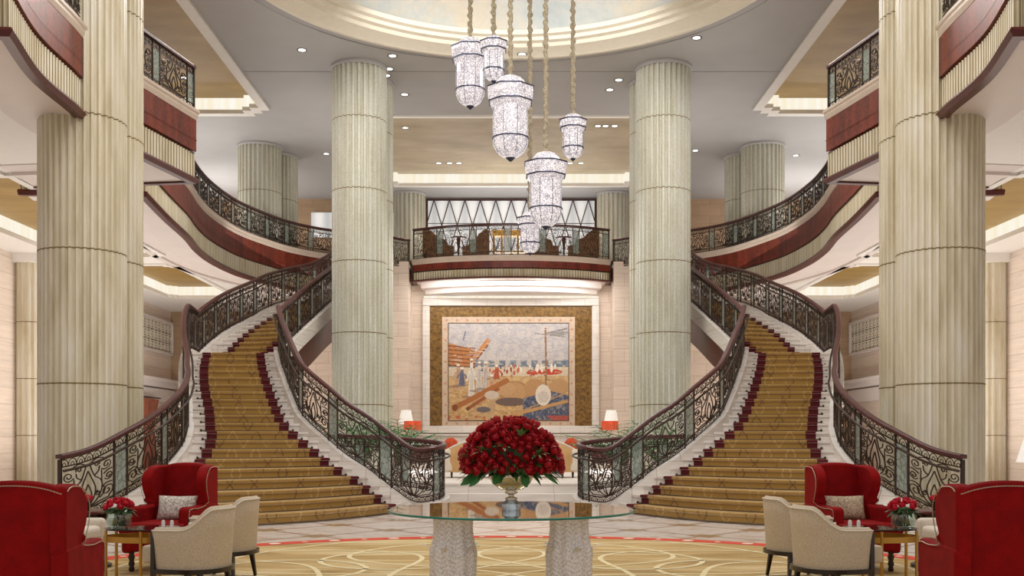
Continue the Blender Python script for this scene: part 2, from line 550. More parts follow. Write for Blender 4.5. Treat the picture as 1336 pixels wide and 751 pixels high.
def polyfill(mb_name, outer, holes, z, mats, down=True, parent=None):
    import bmesh
    bm = bmesh.new()
    for loop in [outer] + holes:
        vs = [bm.verts.new((p[0], p[1], z)) for p in loop]
        for i in range(len(vs)):
            bm.edges.new((vs[i], vs[(i + 1) % len(vs)]))
    bmesh.ops.triangle_fill(bm, use_beauty=True, use_dissolve=False, edges=bm.edges[:])
    for f in bm.faces:
        if (f.normal.z > 0) == down:
            f.normal_flip()
    me = bpy.data.meshes.new(mb_name); bm.to_mesh(me); bm.free()
    me.materials.append(mats)
    o = bpy.data.objects.new(mb_name, me); COL.objects.link(o)
    if parent: o.parent = parent
    return o

H = 1.35                 # eye height
RISE = H / 8.4           # stair riser
ZM = 7.82                # mezzanine level
ZC = 11.15               # ceiling
ZS = 6.52                # flat soffit under the gallery

# ------------------------------------------------------------------ plan curves (left side; the right is its mirror)
T1_OUT = [(0, -6.5, 14.9), (0.6, -6.21, 15.25), (2, -5.92, 15.65), (3.4, -5.68, 16.1), (5, -5.58, 16.75), (7, -5.62, 17.7), (9, -5.84, 18.7),
          (10, -6.0, 19.15), (12, -6.25, 19.95), (15, -6.6, 20.85), (18, -6.95, 22.0), (20, -7.16, 22.9)]
T1_IN = [(0, -1.75, 18.7), (1, -1.92, 18.75), (2.3, -2.23, 18.8), (4.1, -2.59, 18.85), (5.4, -2.96, 18.95), (7.2, -3.33, 19.15), (9, -3.72, 19.45),
         (10.4, -4.0, 19.8), (12.4, -4.25, 20.3), (15.7, -4.65, 21.3), (18, -4.95, 22.2), (20, -5.2, 23.1)]
T2_OUT = [(20, -7.4, 24.5), (21, -7.42, 24.85), (25, -7.44, 26.9), (29, -7.27, 29.1), (31, -7.12, 30.0), (33, -6.95, 31.2), (35, -6.7, 32.4),
          (37, -6.35, 33.5), (41, -6.0, 35.0), (45, -5.95, 36.0), (48, -5.95, 36.75)]
T2_IN = [(20, -5.45, 24.35), (21, -5.45, 24.65), (24, -5.36, 25.9), (27, -5.22, 27.1), (31, -5.08, 28.9), (34, -4.85, 30.2), (37, -4.6, 31.5),
         (41, -4.4, 33.3), (45, -4.3, 35.1), (48, -4.25, 36.5)]
def tabfn(tab):
    S = spline(tab, 10)
    return lambda k: (float(np.interp(k, S[:, 0], S[:, 1])), float(np.interp(k, S[:, 0], S[:, 2])))
F1o, F1i, F2o, F2i = tabfn(T1_OUT), tabfn(T1_IN), tabfn(T2_OUT), tabfn(T2_IN)
BULGE = lambda k: float(np.interp(k, [0, 1, 2, 3, 4, 5, 6, 9], [1.35, 1.2, 1.0, .78, .5, .25, .12, 0]))
def stepline(k, u, flight):
    """plan point on nosing line k, u = 0 inner .. 1 outer"""
    a, b = (F1i(k), F1o(k)) if flight == 1 else (F2i(k), F2o(k))
    x = a[0] + (b[0] - a[0]) * u; y = a[1] + (b[1] - a[1]) * u
    if flight == 1:
        B = BULGE(k) * 4 * u * (1 - u)
        y -= B * 0.93; x += B * 0.3
    return x, y

# ------------------------------------------------------------------ scroll iron template
def spiral(cx, cy, r0, r1, a0, turns, n=18):
    return [(cx + (r0 + (r1 - r0) * i / n) * math.cos(a0 + 2 * PI * turns * i / n), cy + (r0 + (r1 - r0) * i / n) * math.sin(a0 + 2 * PI * turns * i / n)) for i in range(n + 1)]
def panel_template():
    L = []
    half = []
    half.append(list(map(tuple, spline([(0, .02), (.10, .16), (.145, .34), (.10, .52), (0.0, .78)], 5))))       # inner petal
    half.append(list(map(tuple, spline([(0, .02), (.05, .14), (.07, .26), (.05, .36), (0.0, .50)], 4))))         # heart petal
    half.append(list(map(tuple, spline([(0, .02), (.18, .12), (.27, .32), (.24, .50), (.12, .64), (.03, .92)], 5))))  # outer petal
    sp = spiral(.36, .76, .105, .02, PI * 1.15, 1.5)
    half.append(list(map(tuple, spline([(.03, .92), (.16, .98), (.30, .93)], 4))))
    half.append([(.265, .42), (.262, .55), (.258, .66)] + sp)
    half.append(list(map(tuple, spline([(.04, .02), (.22, .05), (.40, .04)], 4))) + spiral(.37, .20, .13, .025, -PI / 2 + .3, 1.45))
    half.append(spiral(.40, .50, .085, .02, -PI * .9, 1.5))
    half.append(list(map(tuple, spline([(.27, .32), (.36, .36), (.47, .34)], 4))))
    half.append(list(map(tuple, spline([(.47, .62), (.38, .62), (.30, .58)], 4))))
    half.append(spiral(.17, .86, .06, .015, -PI * .2, 1.3, 12))
    half.append(spiral(.19, .24, .055, .015, PI * .5, 1.3, 12))
    half.append(list(map(tuple, spline([(.27, .32), (.33, .28), (.30, .18), (.22, .12)], 4))))
    half.append(list(map(tuple, spline([(.12, .64), (.2, .70), (.22, .8)], 4))))
    for h in half:
        L.append(h); L.append([(-x, y) for x, y in h])
    return L
PANEL = panel_template()

def make_railing(name, label, P3, h, s, pw=1.0, gw=.24, second=False, end_posts=True, iron_r=.010, group=None, zcap=0.0, cap_r=.05, align=None):
    """railing along a plan path (x, y, z of its base); parts: handrail, rails, friezes, posts, scroll panels, glass strips"""
    P3 = np.array(P3, float)
    S = arclen(P3); Ltot = S[-1]
    base = (P3[0][0] * s, P3[0][1], P3[0][2])
    root = thing(name, label, 'railing', base, group=group)
    Nn = normals(P3); Nn /= np.maximum(np.linalg.norm(Nn, axis=1, keepdims=True), 1e-9)
    def pt(q, v, off=0.0):
        x = np.interp(q, S, P3[:, 0]) + off * np.interp(q, S, Nn[:, 0]); y = np.interp(q, S, P3[:, 1]) + off * np.interp(q, S, Nn[:, 1])
        return (x, y, np.interp(q, S, P3[:, 2]) + v)
    fine = np.linspace(0, Ltot, max(4, int(Ltot / .12)))
    B = lambda mb, nm, mat, par=root, sm=False: mb.build(nm, mat, par, base, s, sm)
    # handrail: rounded section
    mb = MB()
    prof = [(-cap_r, h - .03), (-cap_r, h + .012), (-cap_r * .6, h + .035), (cap_r * .6, h + .035), (cap_r, h + .012), (cap_r, h - .03), (-cap_r, h - .03)]
    sweep(mb, np.array([pt(q, 0) for q in fine]), prof)
    for q in (0, Ltot):
        mb.box(pt(q, h), (cap_r * 1.8, cap_r * 1.8, .06))
    B(mb, 'handrail', M['handrail'], sm=False)
    v_top, v_fr = h - .045, h - .16
    v_b1, v_b0 = .12, .03
    for v, nm in ((v_top, 'top_bar'), (v_fr, 'upper_bar'), (v_b1, 'lower_bar'), (v_b0, 'bottom_bar')):
        mb = MB(); mb.tube([pt(q, v) for q in fine], .013, 4); B(mb, nm, M['iron'])
    for v0, v1, nm in ((v_fr + .012, v_top - .012, 'upper_frieze'), (v_b0 + .012, v_b1 - .012, 'lower_frieze')):
        mb = MB()
        n = max(2, int(Ltot / .125)); w = Ltot / n
        for i in range(n):
            c = (i + .5) * w
            mb.tube([pt(c + w * .5 * math.cos(a), v0 + (v1 - v0) * math.sin(a)) for a in np.linspace(PI, 0, 7)], iron_r * .75, 3)
            mb.tube([pt(c + w * .22 * math.cos(a), v0 + (v1 - v0) * .5 * math.sin(a)) for a in np.linspace(PI, 0, 5)], iron_r * .7, 3)
        B(mb, nm, M['iron'])
    nun = max(1, int(round(Ltot / (pw + gw)))); f = Ltot / (nun * (pw + gw) + gw * .0)
    pw *= f; gw *= f
    shift = 0.0
    if align is not None:
        qa = S[np.argmin(np.hypot(P3[:, 0] - align[0], P3[:, 1] - align[1]))]
        shift = (qa - pw / 2) % (pw + gw)
        if Ltot - shift < nun * (pw + gw): nun -= 1
    for i in range(nun):
        a = i * (pw + gw) + shift
        for q in (a, a + pw):
            mb = MB(); p0, p1 = pt(q, 0), pt(q, v_top)
            mb.box(((p0[0] + p1[0]) / 2, (p0[1] + p1[1]) / 2, (p0[2] + p1[2]) / 2), (.03, .03, v_top)); B(mb, 'post', M['iron'])
        mb = MB()
        for poly in PANEL:
            mb.tube([pt(a + pw * .5 + x * pw * .98, v_b1 + (v_fr - v_b1) * y) for x, y in poly], iron_r, 4)
        B(mb, 'scroll_panel', M['iron'])
        mb = MB()
        qs = np.linspace(a + pw + .02, a + pw + gw - .02, 4)
        for off in (-.006, .006):
            mb.grid([[pt(q, v_b1 + .01, off) for q in qs], [pt(q, v_fr - .01, off) for q in qs]], 0, [[(q, 0) for q in qs], [(q, 1) for q in qs]])
        B(mb, 'glass_strip', M['railglass'])
    if end_posts:
        mb = MB(); p0 = pt(Ltot, 0); mb.box((p0[0], p0[1], p0[2] + v_top / 2), (.05, .05, v_top)); B(mb, 'end_post', M['iron'])
        mb = MB(); p0 = pt(0, 0); mb.box((p0[0], p0[1], p0[2] + v_top / 2), (.05, .05, v_top)); B(mb, 'end_post', M['iron'])
    if second:
        mb = MB(); mb.tube([pt(q, h * .79, second) for q in fine], .02, 6); B(mb, 'lower_handrail', M['iron'], sm=True)
    return root

# ------------------------------------------------------------------ columns
def flute_fn(n, depth):
    def f(a):
        t = (a / (2 * PI) * n) % 1.0
        return depth * (.0 if t < .34 else math.sin(PI * (t - .34) / .66) ** .6)
    return f
def shaft(mb, c, R, z0, z1, n=26, depth=.055, per=9):
    ff = flute_fn(n, depth)
    N = n * per
    rows = []
    for z in (z0, z1):
        rows.append([(c[0] + (R - ff(2 * PI * k / N)) * math.cos(2 * PI * k / N), c[1] + (R - ff(2 * PI * k / N)) * math.sin(2 * PI * k / N), z) for k in range(N)])
    mb.grid(rows, 0, closed=True)
    mb.add(rows[1], [tuple(range(N))])
def joint(mb, c, R, z, n=26, depth=.055, per=9, h=.010, gr=.003):
    ff = flute_fn(n, depth); N = n * per
    rows = []
    for zz in (z - h, z + h):
        rows.append([(c[0] + (R + gr - ff(2 * PI * k / N)) * math.cos(2 * PI * k / N), c[1] + (R + gr - ff(2 * PI * k / N)) * math.sin(2 * PI * k / N), zz) for k in range(N)])
    mb.grid(rows, 0, closed=True)
def column(label, centers, R, z0, z1, bands, mat, s, n=30):
    base = (centers[0][0] * s, centers[0][1], z0)
    root = thing('fluted_column', label, 'column', base)
    for c in centers:
        mb = MB(); shaft(mb, c, R, z0, z1, n, R * .10 * 30 / n); mb.build('shaft', mat, root, base, s)
    mb = MB()
    for c in centers:
        mb.lathe([(R + .0, z1 - .10), (R + .035, z1 - .07), (R + .035, z1 - .005)], 48, (c[0], c[1], 0))
    mb.build('collar', M['plaster'], root, base, s, True, autos=30)
    for z in bands:
        mb = MB()
        for c in centers:
            joint(mb, c, R, z, n, R * .10 * 30 / n)
        mb.build('joint_band', M['joint'], root, base, s)
    return root
SIDE = {1: 'left', -1: 'right'}
for s in (1, -1):
    sd = SIDE[s]
    column('tall fluted stone column in the ' + sd + ' foreground behind the outer stair railing', [(-7.0, 16.9), (-7.1, 17.95)], .68, 0, ZC,
           [2.2, 4.33, 6.47, 8.6, 10.6], M['stone_warm'], s, 38)
    column('fluted stone column rising beside the tapestry wall on the ' + sd + ', in front of the gallery', [(-4.04, 27.5), (-4.0, 28.7)], .72, 0, ZC,
           [2.2, 4.08, 5.95, 7.83, 9.7], M['stone'], s)
    column('fluted stone column standing on the gallery behind its curved railing, ' + sd + ' side', [(-8.48, 34.9), (-8.2, 36.2)], .72, ZM, ZC, [9.55], M['stone'], s)
    column('short pale fluted column beside the lattice screen on the mezzanine, ' + sd + ' end', [(-4.1, 41.7)], .64, ZM, ZC, [], M['stone'], s, n=22)
    base = (-13.7 * s, 29.6, 0)
    root = thing('fluted_pilaster', 'fluted stone pilaster on the far ' + sd + ' side wall under the gallery', 'column', base)
    mb = MB(); shaft(mb, (-13.7, 29.6), .5, 0, ZS - .25, 18, .045); mb.build('shaft', M['stone_warm'], root, base, s)
    mb = MB(); mb.box((-13.7, 29.6, ZS - .125), (1.15, 1.15, .25)); mb.build('capital', M['white'], root, base, s)
    for z in (1.4, 3.0, 4.6):
        mb = MB(); joint(mb, (-13.7, 29.6), .5, z, 18, .045); mb.build('joint_band', M['joint'], root, base, s)

# ------------------------------------------------------------------ shell
mb = MB(); mb.grid([[(-16, -4, 0), (16, -4, 0)], [(-16, 45, 0), (16, 45, 0)]]); struct(mb.build('floor', M['floor']))
def dome_loop(R, n=96):
    return [(R * math.cos(2 * PI * k / n), 20.8 + R * math.sin(2 * PI * k / n)) for k in range(n)]
def coffer_loop(x0, x1, y0, y1, notch):
    a = notch
    return [(x0 + a, y0), (x1 - a, y0), (x1 - a, y0 + a / 2), (x1 - a / 2, y0 + a / 2), (x1 - a / 2, y0 + a), (x1, y0 + a),
            (x1, y1 - a), (x1 - a / 2, y1 - a), (x1 - a / 2, y1 - a / 2), (x1 - a, y1 - a / 2), (x1 - a, y1),
            (x0 + a, y1), (x0 + a, y1 - a / 2), (x0 + a / 2, y1 - a / 2), (x0 + a / 2, y1 - a), (x0, y1 - a),
            (x0, y0 + a), (x0 + a / 2, y0 + a), (x0 + a / 2, y0 + a / 2), (x0 + a, y0 + a / 2)]
COF = [(-13.0, -7.45, 12.0, 31.2, .55), (7.45, 13.0, 12.0, 31.2, .55), (-4.9, 4.9, 31.6, 40.2, .5)]
holes = [dome_loop(5.8)] + [coffer_loop(*c) for c in COF]
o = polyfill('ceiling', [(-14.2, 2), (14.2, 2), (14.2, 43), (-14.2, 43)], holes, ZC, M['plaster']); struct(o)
# fine seam lines of the ceiling
def coffer(loop, z, depth, panelmat, lip=.2, idx=1):
    """recess: white lip, lit side, leaf panel"""
    P = np.array(loop + [loop[0]], float)
    mb = MB()
    # lip hanging just under the ceiling, outside the hole
    N = normals(P[:, :2])
    inner = [(p[0], p[1]) for p in P]
    # loop is counter-clockwise, left normal points inward
    def ring(off, zz):
        out = []
        n = len(P) - 1
        for i in range(n):
            d0 = P[i] - P[i - 1 if i else n - 1]; d1 = P[(i + 1) % n] - P[i]
            d0 = d0 / np.linalg.norm(d0); d1 = d1 / np.linalg.norm(d1)
            n0 = np.array((-d0[1], d0[0])); n1 = np.array((-d1[1], d1[0]))
            m = (n0 + n1) / (1 + n0 @ n1)
            out.append((P[i][0] + m[0] * off, P[i][1] + m[1] * off, zz))
        return out
    mb.grid([ring(-lip, z), ring(-lip, z - .06), ring(0.03, z - .06), ring(0.03, z + .06), ring(-.0, z + .06)], 0, closed=True)
    t = mb.build('trim_%d' % idx, M['white']); struct(t)
    mb = MB(); mb.grid([ring(0.0, z + .03), ring(0.0, z + depth)], 0, closed=True)
    c = mb.build('cove_light', M['cove'], t); c['label'] = 'glowing cove strip'
    mb = MB(); x0, x1 = P[:, 0].min() - .05, P[:, 0].max() + .05; y0, y1 = P[:, 1].min() - .05, P[:, 1].max() + .05
    mb.grid([[(x0, y0, z + depth), (x1, y0, z + depth)], [(x0, y1, z + depth), (x1, y1, z + depth)]])
    mb.build('leaf_panel', panelmat, t)
for i, c in enumerate(COF):
    coffer(coffer_loop(*c), ZC, .42, M['champagne'] if i == 2 else M['goldleaf'], .16 if i == 2 else .24, i + 1)
# dome
mb = MB()
mb.lathe([(5.95, ZC - .001), (5.95, ZC - .05), (5.85, ZC - .05), (5.8, ZC - .02), (5.4, ZC + .06), (5.36, ZC + .14), (5.22, ZC + .16), (5.2, ZC + .24), (5.06, ZC + .26), (5.04, ZC + .36)], 96, (0, 20.8, 0))
struct(mb.build('trim_4', M['cream'], smooth=True, autos=30))
mb = MB()
mb.lathe([(5.6, ZC + .3), (5.5, ZC + .6), (5.0, ZC + 1.1), (4.0, ZC + 1.6), (2.5, ZC + 1.95), (1.0, ZC + 2.1), (0.001, ZC + 2.12)], 96, (0, 20.8, 0))
struct(mb.build('ceiling_dome', M['dome'], smooth=True))
mb = MB()
for x0_, x1_ in ((-7.2, -4.7), (-3.35, 3.35), (4.7, 7.2)):
    mb.box(((x0_ + x1_) / 2, 27.75, ZC), (x1_ - x0_, .025, .006))
struct(mb.build('trim_6', M['chrome']))
mb = MB(); mb.lathe([(6.22, ZC - .004), (6.25, ZC - .004)], 120, (0, 20.8, 0)); struct(mb.build('trim_7', M['chrome']))
# walls
def wall(name, mat, pts):
    mb = MB(); mb.grid(pts); return struct(mb.build(name, mat))
for s in (1, -1):
    X = -14 * s
    wall('wall_' + SIDE[s], M['wall_beige'], [[(X, 6, 0), (X, 43, 0)], [(X, 6, ZC + .4), (X, 43, ZC + .4)]])
wall('wall_back_upper', M['wall_tan'], [[(-14, 42.6, 0), (14, 42.6, 0)], [(-14, 42.6, ZC + .4), (14, 42.6, ZC + .4)]])
mb = MB(); mb.box((0, 38.72, 3.5), (18.4, .24, 7.0)); struct(mb.build('wall_back', M['wall_pink']))
for s in (1, -1):
    mb = MB(); mb.box((-4.02 * s, 38.0, 3.85), (.62, 1.2, 7.7)); struct(mb.build('wall_pier_' + SIDE[s], M['wall_beige']))
mb = MB(); mb.box((0, 38.52, .9), (7.2, .2, 1.05)); mb.box((0, 38.45, 1.44), (7.3, .4, .06)); struct(mb.build('baseboard_back', M['marble_white']))
mb = MB(); mb.box((-6.4, 42.45, 10.05), (3.6, .1, 1.0)); mb.build('upper_left_recess_panel', M['backlit']); struct(bpy.data.objects['upper_left_recess_panel']).name = 'trim_5'  # self-glowing panel standing in for a lit white recess
# raised platform with two steps
mb = MB()
mb.box((0, 30.2, .08), (9.0, 17.0, .16))
struct(mb.build('floor_platform_lower', M['marble_white']))
mb = MB(); mb.box((0, 30.35, .25), (8.8, 16.5, .18)); mb.box((0, 30.35, .345), (8.86, 16.56, .03))
struct(mb.build('floor_platform', M['marble_white']))

# ------------------------------------------------------------------ gallery fascias
NEAR = spline([(-6.28, 12.95), (-6.62, 14.5), (-6.70, 15.9), (-6.80, 17.2), (-6.62, 18.5), (-6.24, 20.5)], 8)
NEAR = np.vstack([[(-10, 12.8)], NEAR, [(-9.6, 20.95)]])
GAL = spline([(-7.63, 21.6), (-7.93, 23.9), (-8.17, 26.2), (-8.45, 28.0), (-8.58, 29.8), (-8.48, 31.9), (-8.12, 33.5), (-7.55, 35.1), (-6.8, 36.2), (-6.0, 36.85)], 8)
GALF = np.vstack([[(-10.2, 21.4)], GAL])
BAYARC = spline([(-3.6, 37.75), (-2.5, 37.18), (-1.25, 36.86), (0, 36.75), (1.25, 36.86), (2.5, 37.18), (3.6, 37.75)], 8)
BAY = np.vstack([[(-3.6, 38.6)], BAYARC, [(3.6, 38.6)]])

def reeds(mb, P, z0, z1, off, pitch=.105, amp=.085):
    rd = lambda q: abs(math.sin(PI * q / pitch)) ** .45
    R = resample(np.array(P), pitch / 8)
    N = normals(R); S = arclen(R)
    rows = []
    for z in (z0, z1):
        rows.append([(R[i][0] + N[i][0] * (off - amp * rd(S[i])), R[i][1] + N[i][1] * (off - amp * rd(S[i])), z) for i in range(len(R))])
    for k in range(len(R) - 1):
        mb.grid([rows[0][k:k + 2], rows[1][k:k + 2]], 1 if abs(math.sin(PI * (S[k] + S[k + 1]) / 2 / pitch)) > .93 else 0)  # darker strip on each reed: groove shade put in as colour
    # little caps closing the reed tops
    mb.grid([rows[1], [(R[i][0] + N[i][0] * (off + .02), R[i][1] + N[i][1] * (off + .02), z1) for i in range(len(R))]])

def balcony(label, P, s, zt, zw, zr, zb, band, closed_soffit=True):
    P = np.array(P, float)
    base = (P[1][0] * s, P[1][1], zb)
    root = thing('balcony', label, 'balcony', base)
    mb = MB(); sweep(mb, P, [(.3, zt), (-.05, zt), (-.05, zt - .05), (-.03, zt - .08), (-.03, zt - .12), (-.005, zt - .2), (.3, zt - .2)]); mb.build('stone_curb', M['curb'], root, base, s)
    mb = MB(); sweep(mb, P, [(0, zt - .2), (0, zw), (.12, zw)]); mb.build('burl_fascia', M['burl'], root, base, s)
    mb = MB(); sweep(mb, P, [(-.012, (zt - .2) * .35 + zw * .65 + .005), (-.012, (zt - .2) * .35 + zw * .65 - .005)]); mb.build('inlay_line', M['mahog'], root, base, s)
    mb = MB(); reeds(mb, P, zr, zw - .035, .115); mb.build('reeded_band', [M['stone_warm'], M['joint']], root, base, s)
    mb = MB(); sweep(mb, P, [(.2, zw - .034), (.1, zw)]); mb.build('painted_shadow_strip', M['dark'], root, base, s)  # dark strip: the shadow above the reed tops laid in as colour
    mb = MB(); sweep(mb, P, [(.1, zr), (-.03, zr), (-.05, zr - .04), (0, zb), (.13, zb), (.13, zb + .03)]); mb.build('mahogany_moulding', M['mahog'], root, base, s)
    if band:
        mb = MB(); sweep(mb, P, band); mb.build('stepped_soffit', M['soffit'], root, base, s, True, autos=25)
    return root
for s in (1, -1):
    sd = SIDE[s]
    balcony('upper balcony front with burl wood and reeded band beside the ' + sd + ' foreground column', NEAR, s, ZM, 7.0, 6.47, 6.36,
            [(.12, 6.40), (.5, 6.44), (.85, 6.43), (.86, 6.49), (1.3, 6.50), (1.31, 6.53)])
    balcony('curved gallery front with mahogany fascia sweeping back on the ' + sd + ' side', GALF, s, ZM, 7.0, 6.47, 6.36,
            [(.12, 6.40), (.5, 6.45), (.85, 6.43), (.86, 6.49), (1.4, 6.52), (1.41, 6.46), (1.6, 6.46), (1.61, 6.53)])
root = balcony('central balcony bowed over the tapestry wall', BAY, 1, ZM, 7.38, 7.06, 7.0, [(.1, 7.02), (.3, 6.98), (.32, 6.80), (.6, 6.78), (.62, 6.62), (2.0, 6.6)])
base = (BAY[1][0], BAY[1][1], 7.0)
for s in (1, -1):
    mb = MB(); mb.box((-3.83 * s, 37.9, 7.56), (.3, .5, .1)); mb.build('pier_cap', M['soffit'], root, base)
    mb = MB(); mb.box((-3.83 * s, 37.92, 7.27), (.26, .44, .48)); mb.build('pier_block', M['burl'], root, base)
    mb = MB(); shaft(mb, (-3.83 * s, 37.92), .13, 6.6, 7.05, 10, .02, 5); mb.build('pier_reeds', M['stone_warm'], root, base)
mb = MB(); mb.box((0, 37.64, 6.87), (5.4, .03, .07)); mb.build('vent_strip', M['chrome'], root, base)
# mezzanine slabs (tops) and soffits
for s in (1, -1):
    mb = MB()
    for P in (NEAR[1:-1], GAL):
        mb.grid([[(-14 * s, p[1], ZM - .01) for p in P], [(p[0] * s + .15 * -s, p[1], ZM - .01) for p in P]])
    struct(mb.build('floor_gallery_' + SIDE[s], M['marble_white']))
    outer = [(x * s, y) for x, y in [(-14, 9), (-9.4, 9), (-9.4, 12.9)] + [(p[0] - .6, p[1]) for p in NEAR[1:-1]] + [(-8.4, 20.8), (-8.4, 21.4)] + [(p[0] - .6, p[1]) for p in GAL] + [(-6.4, 42.6), (-14, 42.6)]]
    cofs = [(-12.75, -9.9, 20.1, 29.4, .3), (-12.6, -10.1, 30.9, 38.2, .3)]
    hol = [[(x * s, y) for x, y in (coffer_loop(*c))] for c in cofs]
    struct(polyfill('ceiling_gallery_' + SIDE[s], outer, hol, ZS, M['white']))
    for i, c in enumerate(cofs):
        c2 = c if s == 1 else (-c[1], -c[0]) + c[2:]
        coffer(coffer_loop(*c2), ZS, .38, M['goldleaf'], .14, 10 + i + (0 if s == 1 else 5))
mb = MB(); mb.grid([[(-14, 36.9, ZM - .02), (-3.6, 36.9 + .9, ZM - .02), (-2.5, 37.25, ZM - .02), (0, 36.85, ZM - .02), (2.5, 37.25, ZM - .02), (3.6, 36.9 + .9, ZM - .02), (14, 36.9, ZM - .02)],
                    [(-14, 42.6, ZM - .02), (-3.6, 42.6, ZM - .02), (-2.5, 42.6, ZM - .02), (0, 42.6, ZM - .02), (2.5, 42.6, ZM - .02), (3.6, 42.6, ZM - .02), (14, 42.6, ZM - .02)]])
struct(mb.build('floor_mezzanine', M['marble_white']))

def z3(P, z):
    return np.column_stack([P[:, :2], np.full(len(P), z)])
def inset(P, d):
    N = normals(P); return P[:, :2] + N * d
for s in (1, -1):
    sd = SIDE[s]
    make_railing('balcony_railing', 'scrolled iron railing on the upper balcony beside the ' + sd + ' foreground column', z3(inset(NEAR[1:-1], .06), ZM), .86, s, .95, .24, iron_r=.012)
    make_railing('gallery_railing', 'long curved iron railing along the ' + sd + ' gallery', z3(inset(GAL, .06), ZM), .86, s, .95, .24, iron_r=.013)
    make_railing('balcony_railing', 'short iron railing linking the ' + sd + ' column to the central balcony', np.array([(-4.35, 37.2, ZM - .3), (-4.0, 37.45, ZM - .32), (-3.72, 37.7, ZM - .32)]), 1.02, s, .6, .05)
make_railing('balcony_railing', 'bowed iron railing with dark red handrail on the central balcony', z3(inset(BAYARC, .08), ZM), 1.1, 1, 1.0, .26, iron_r=.011)

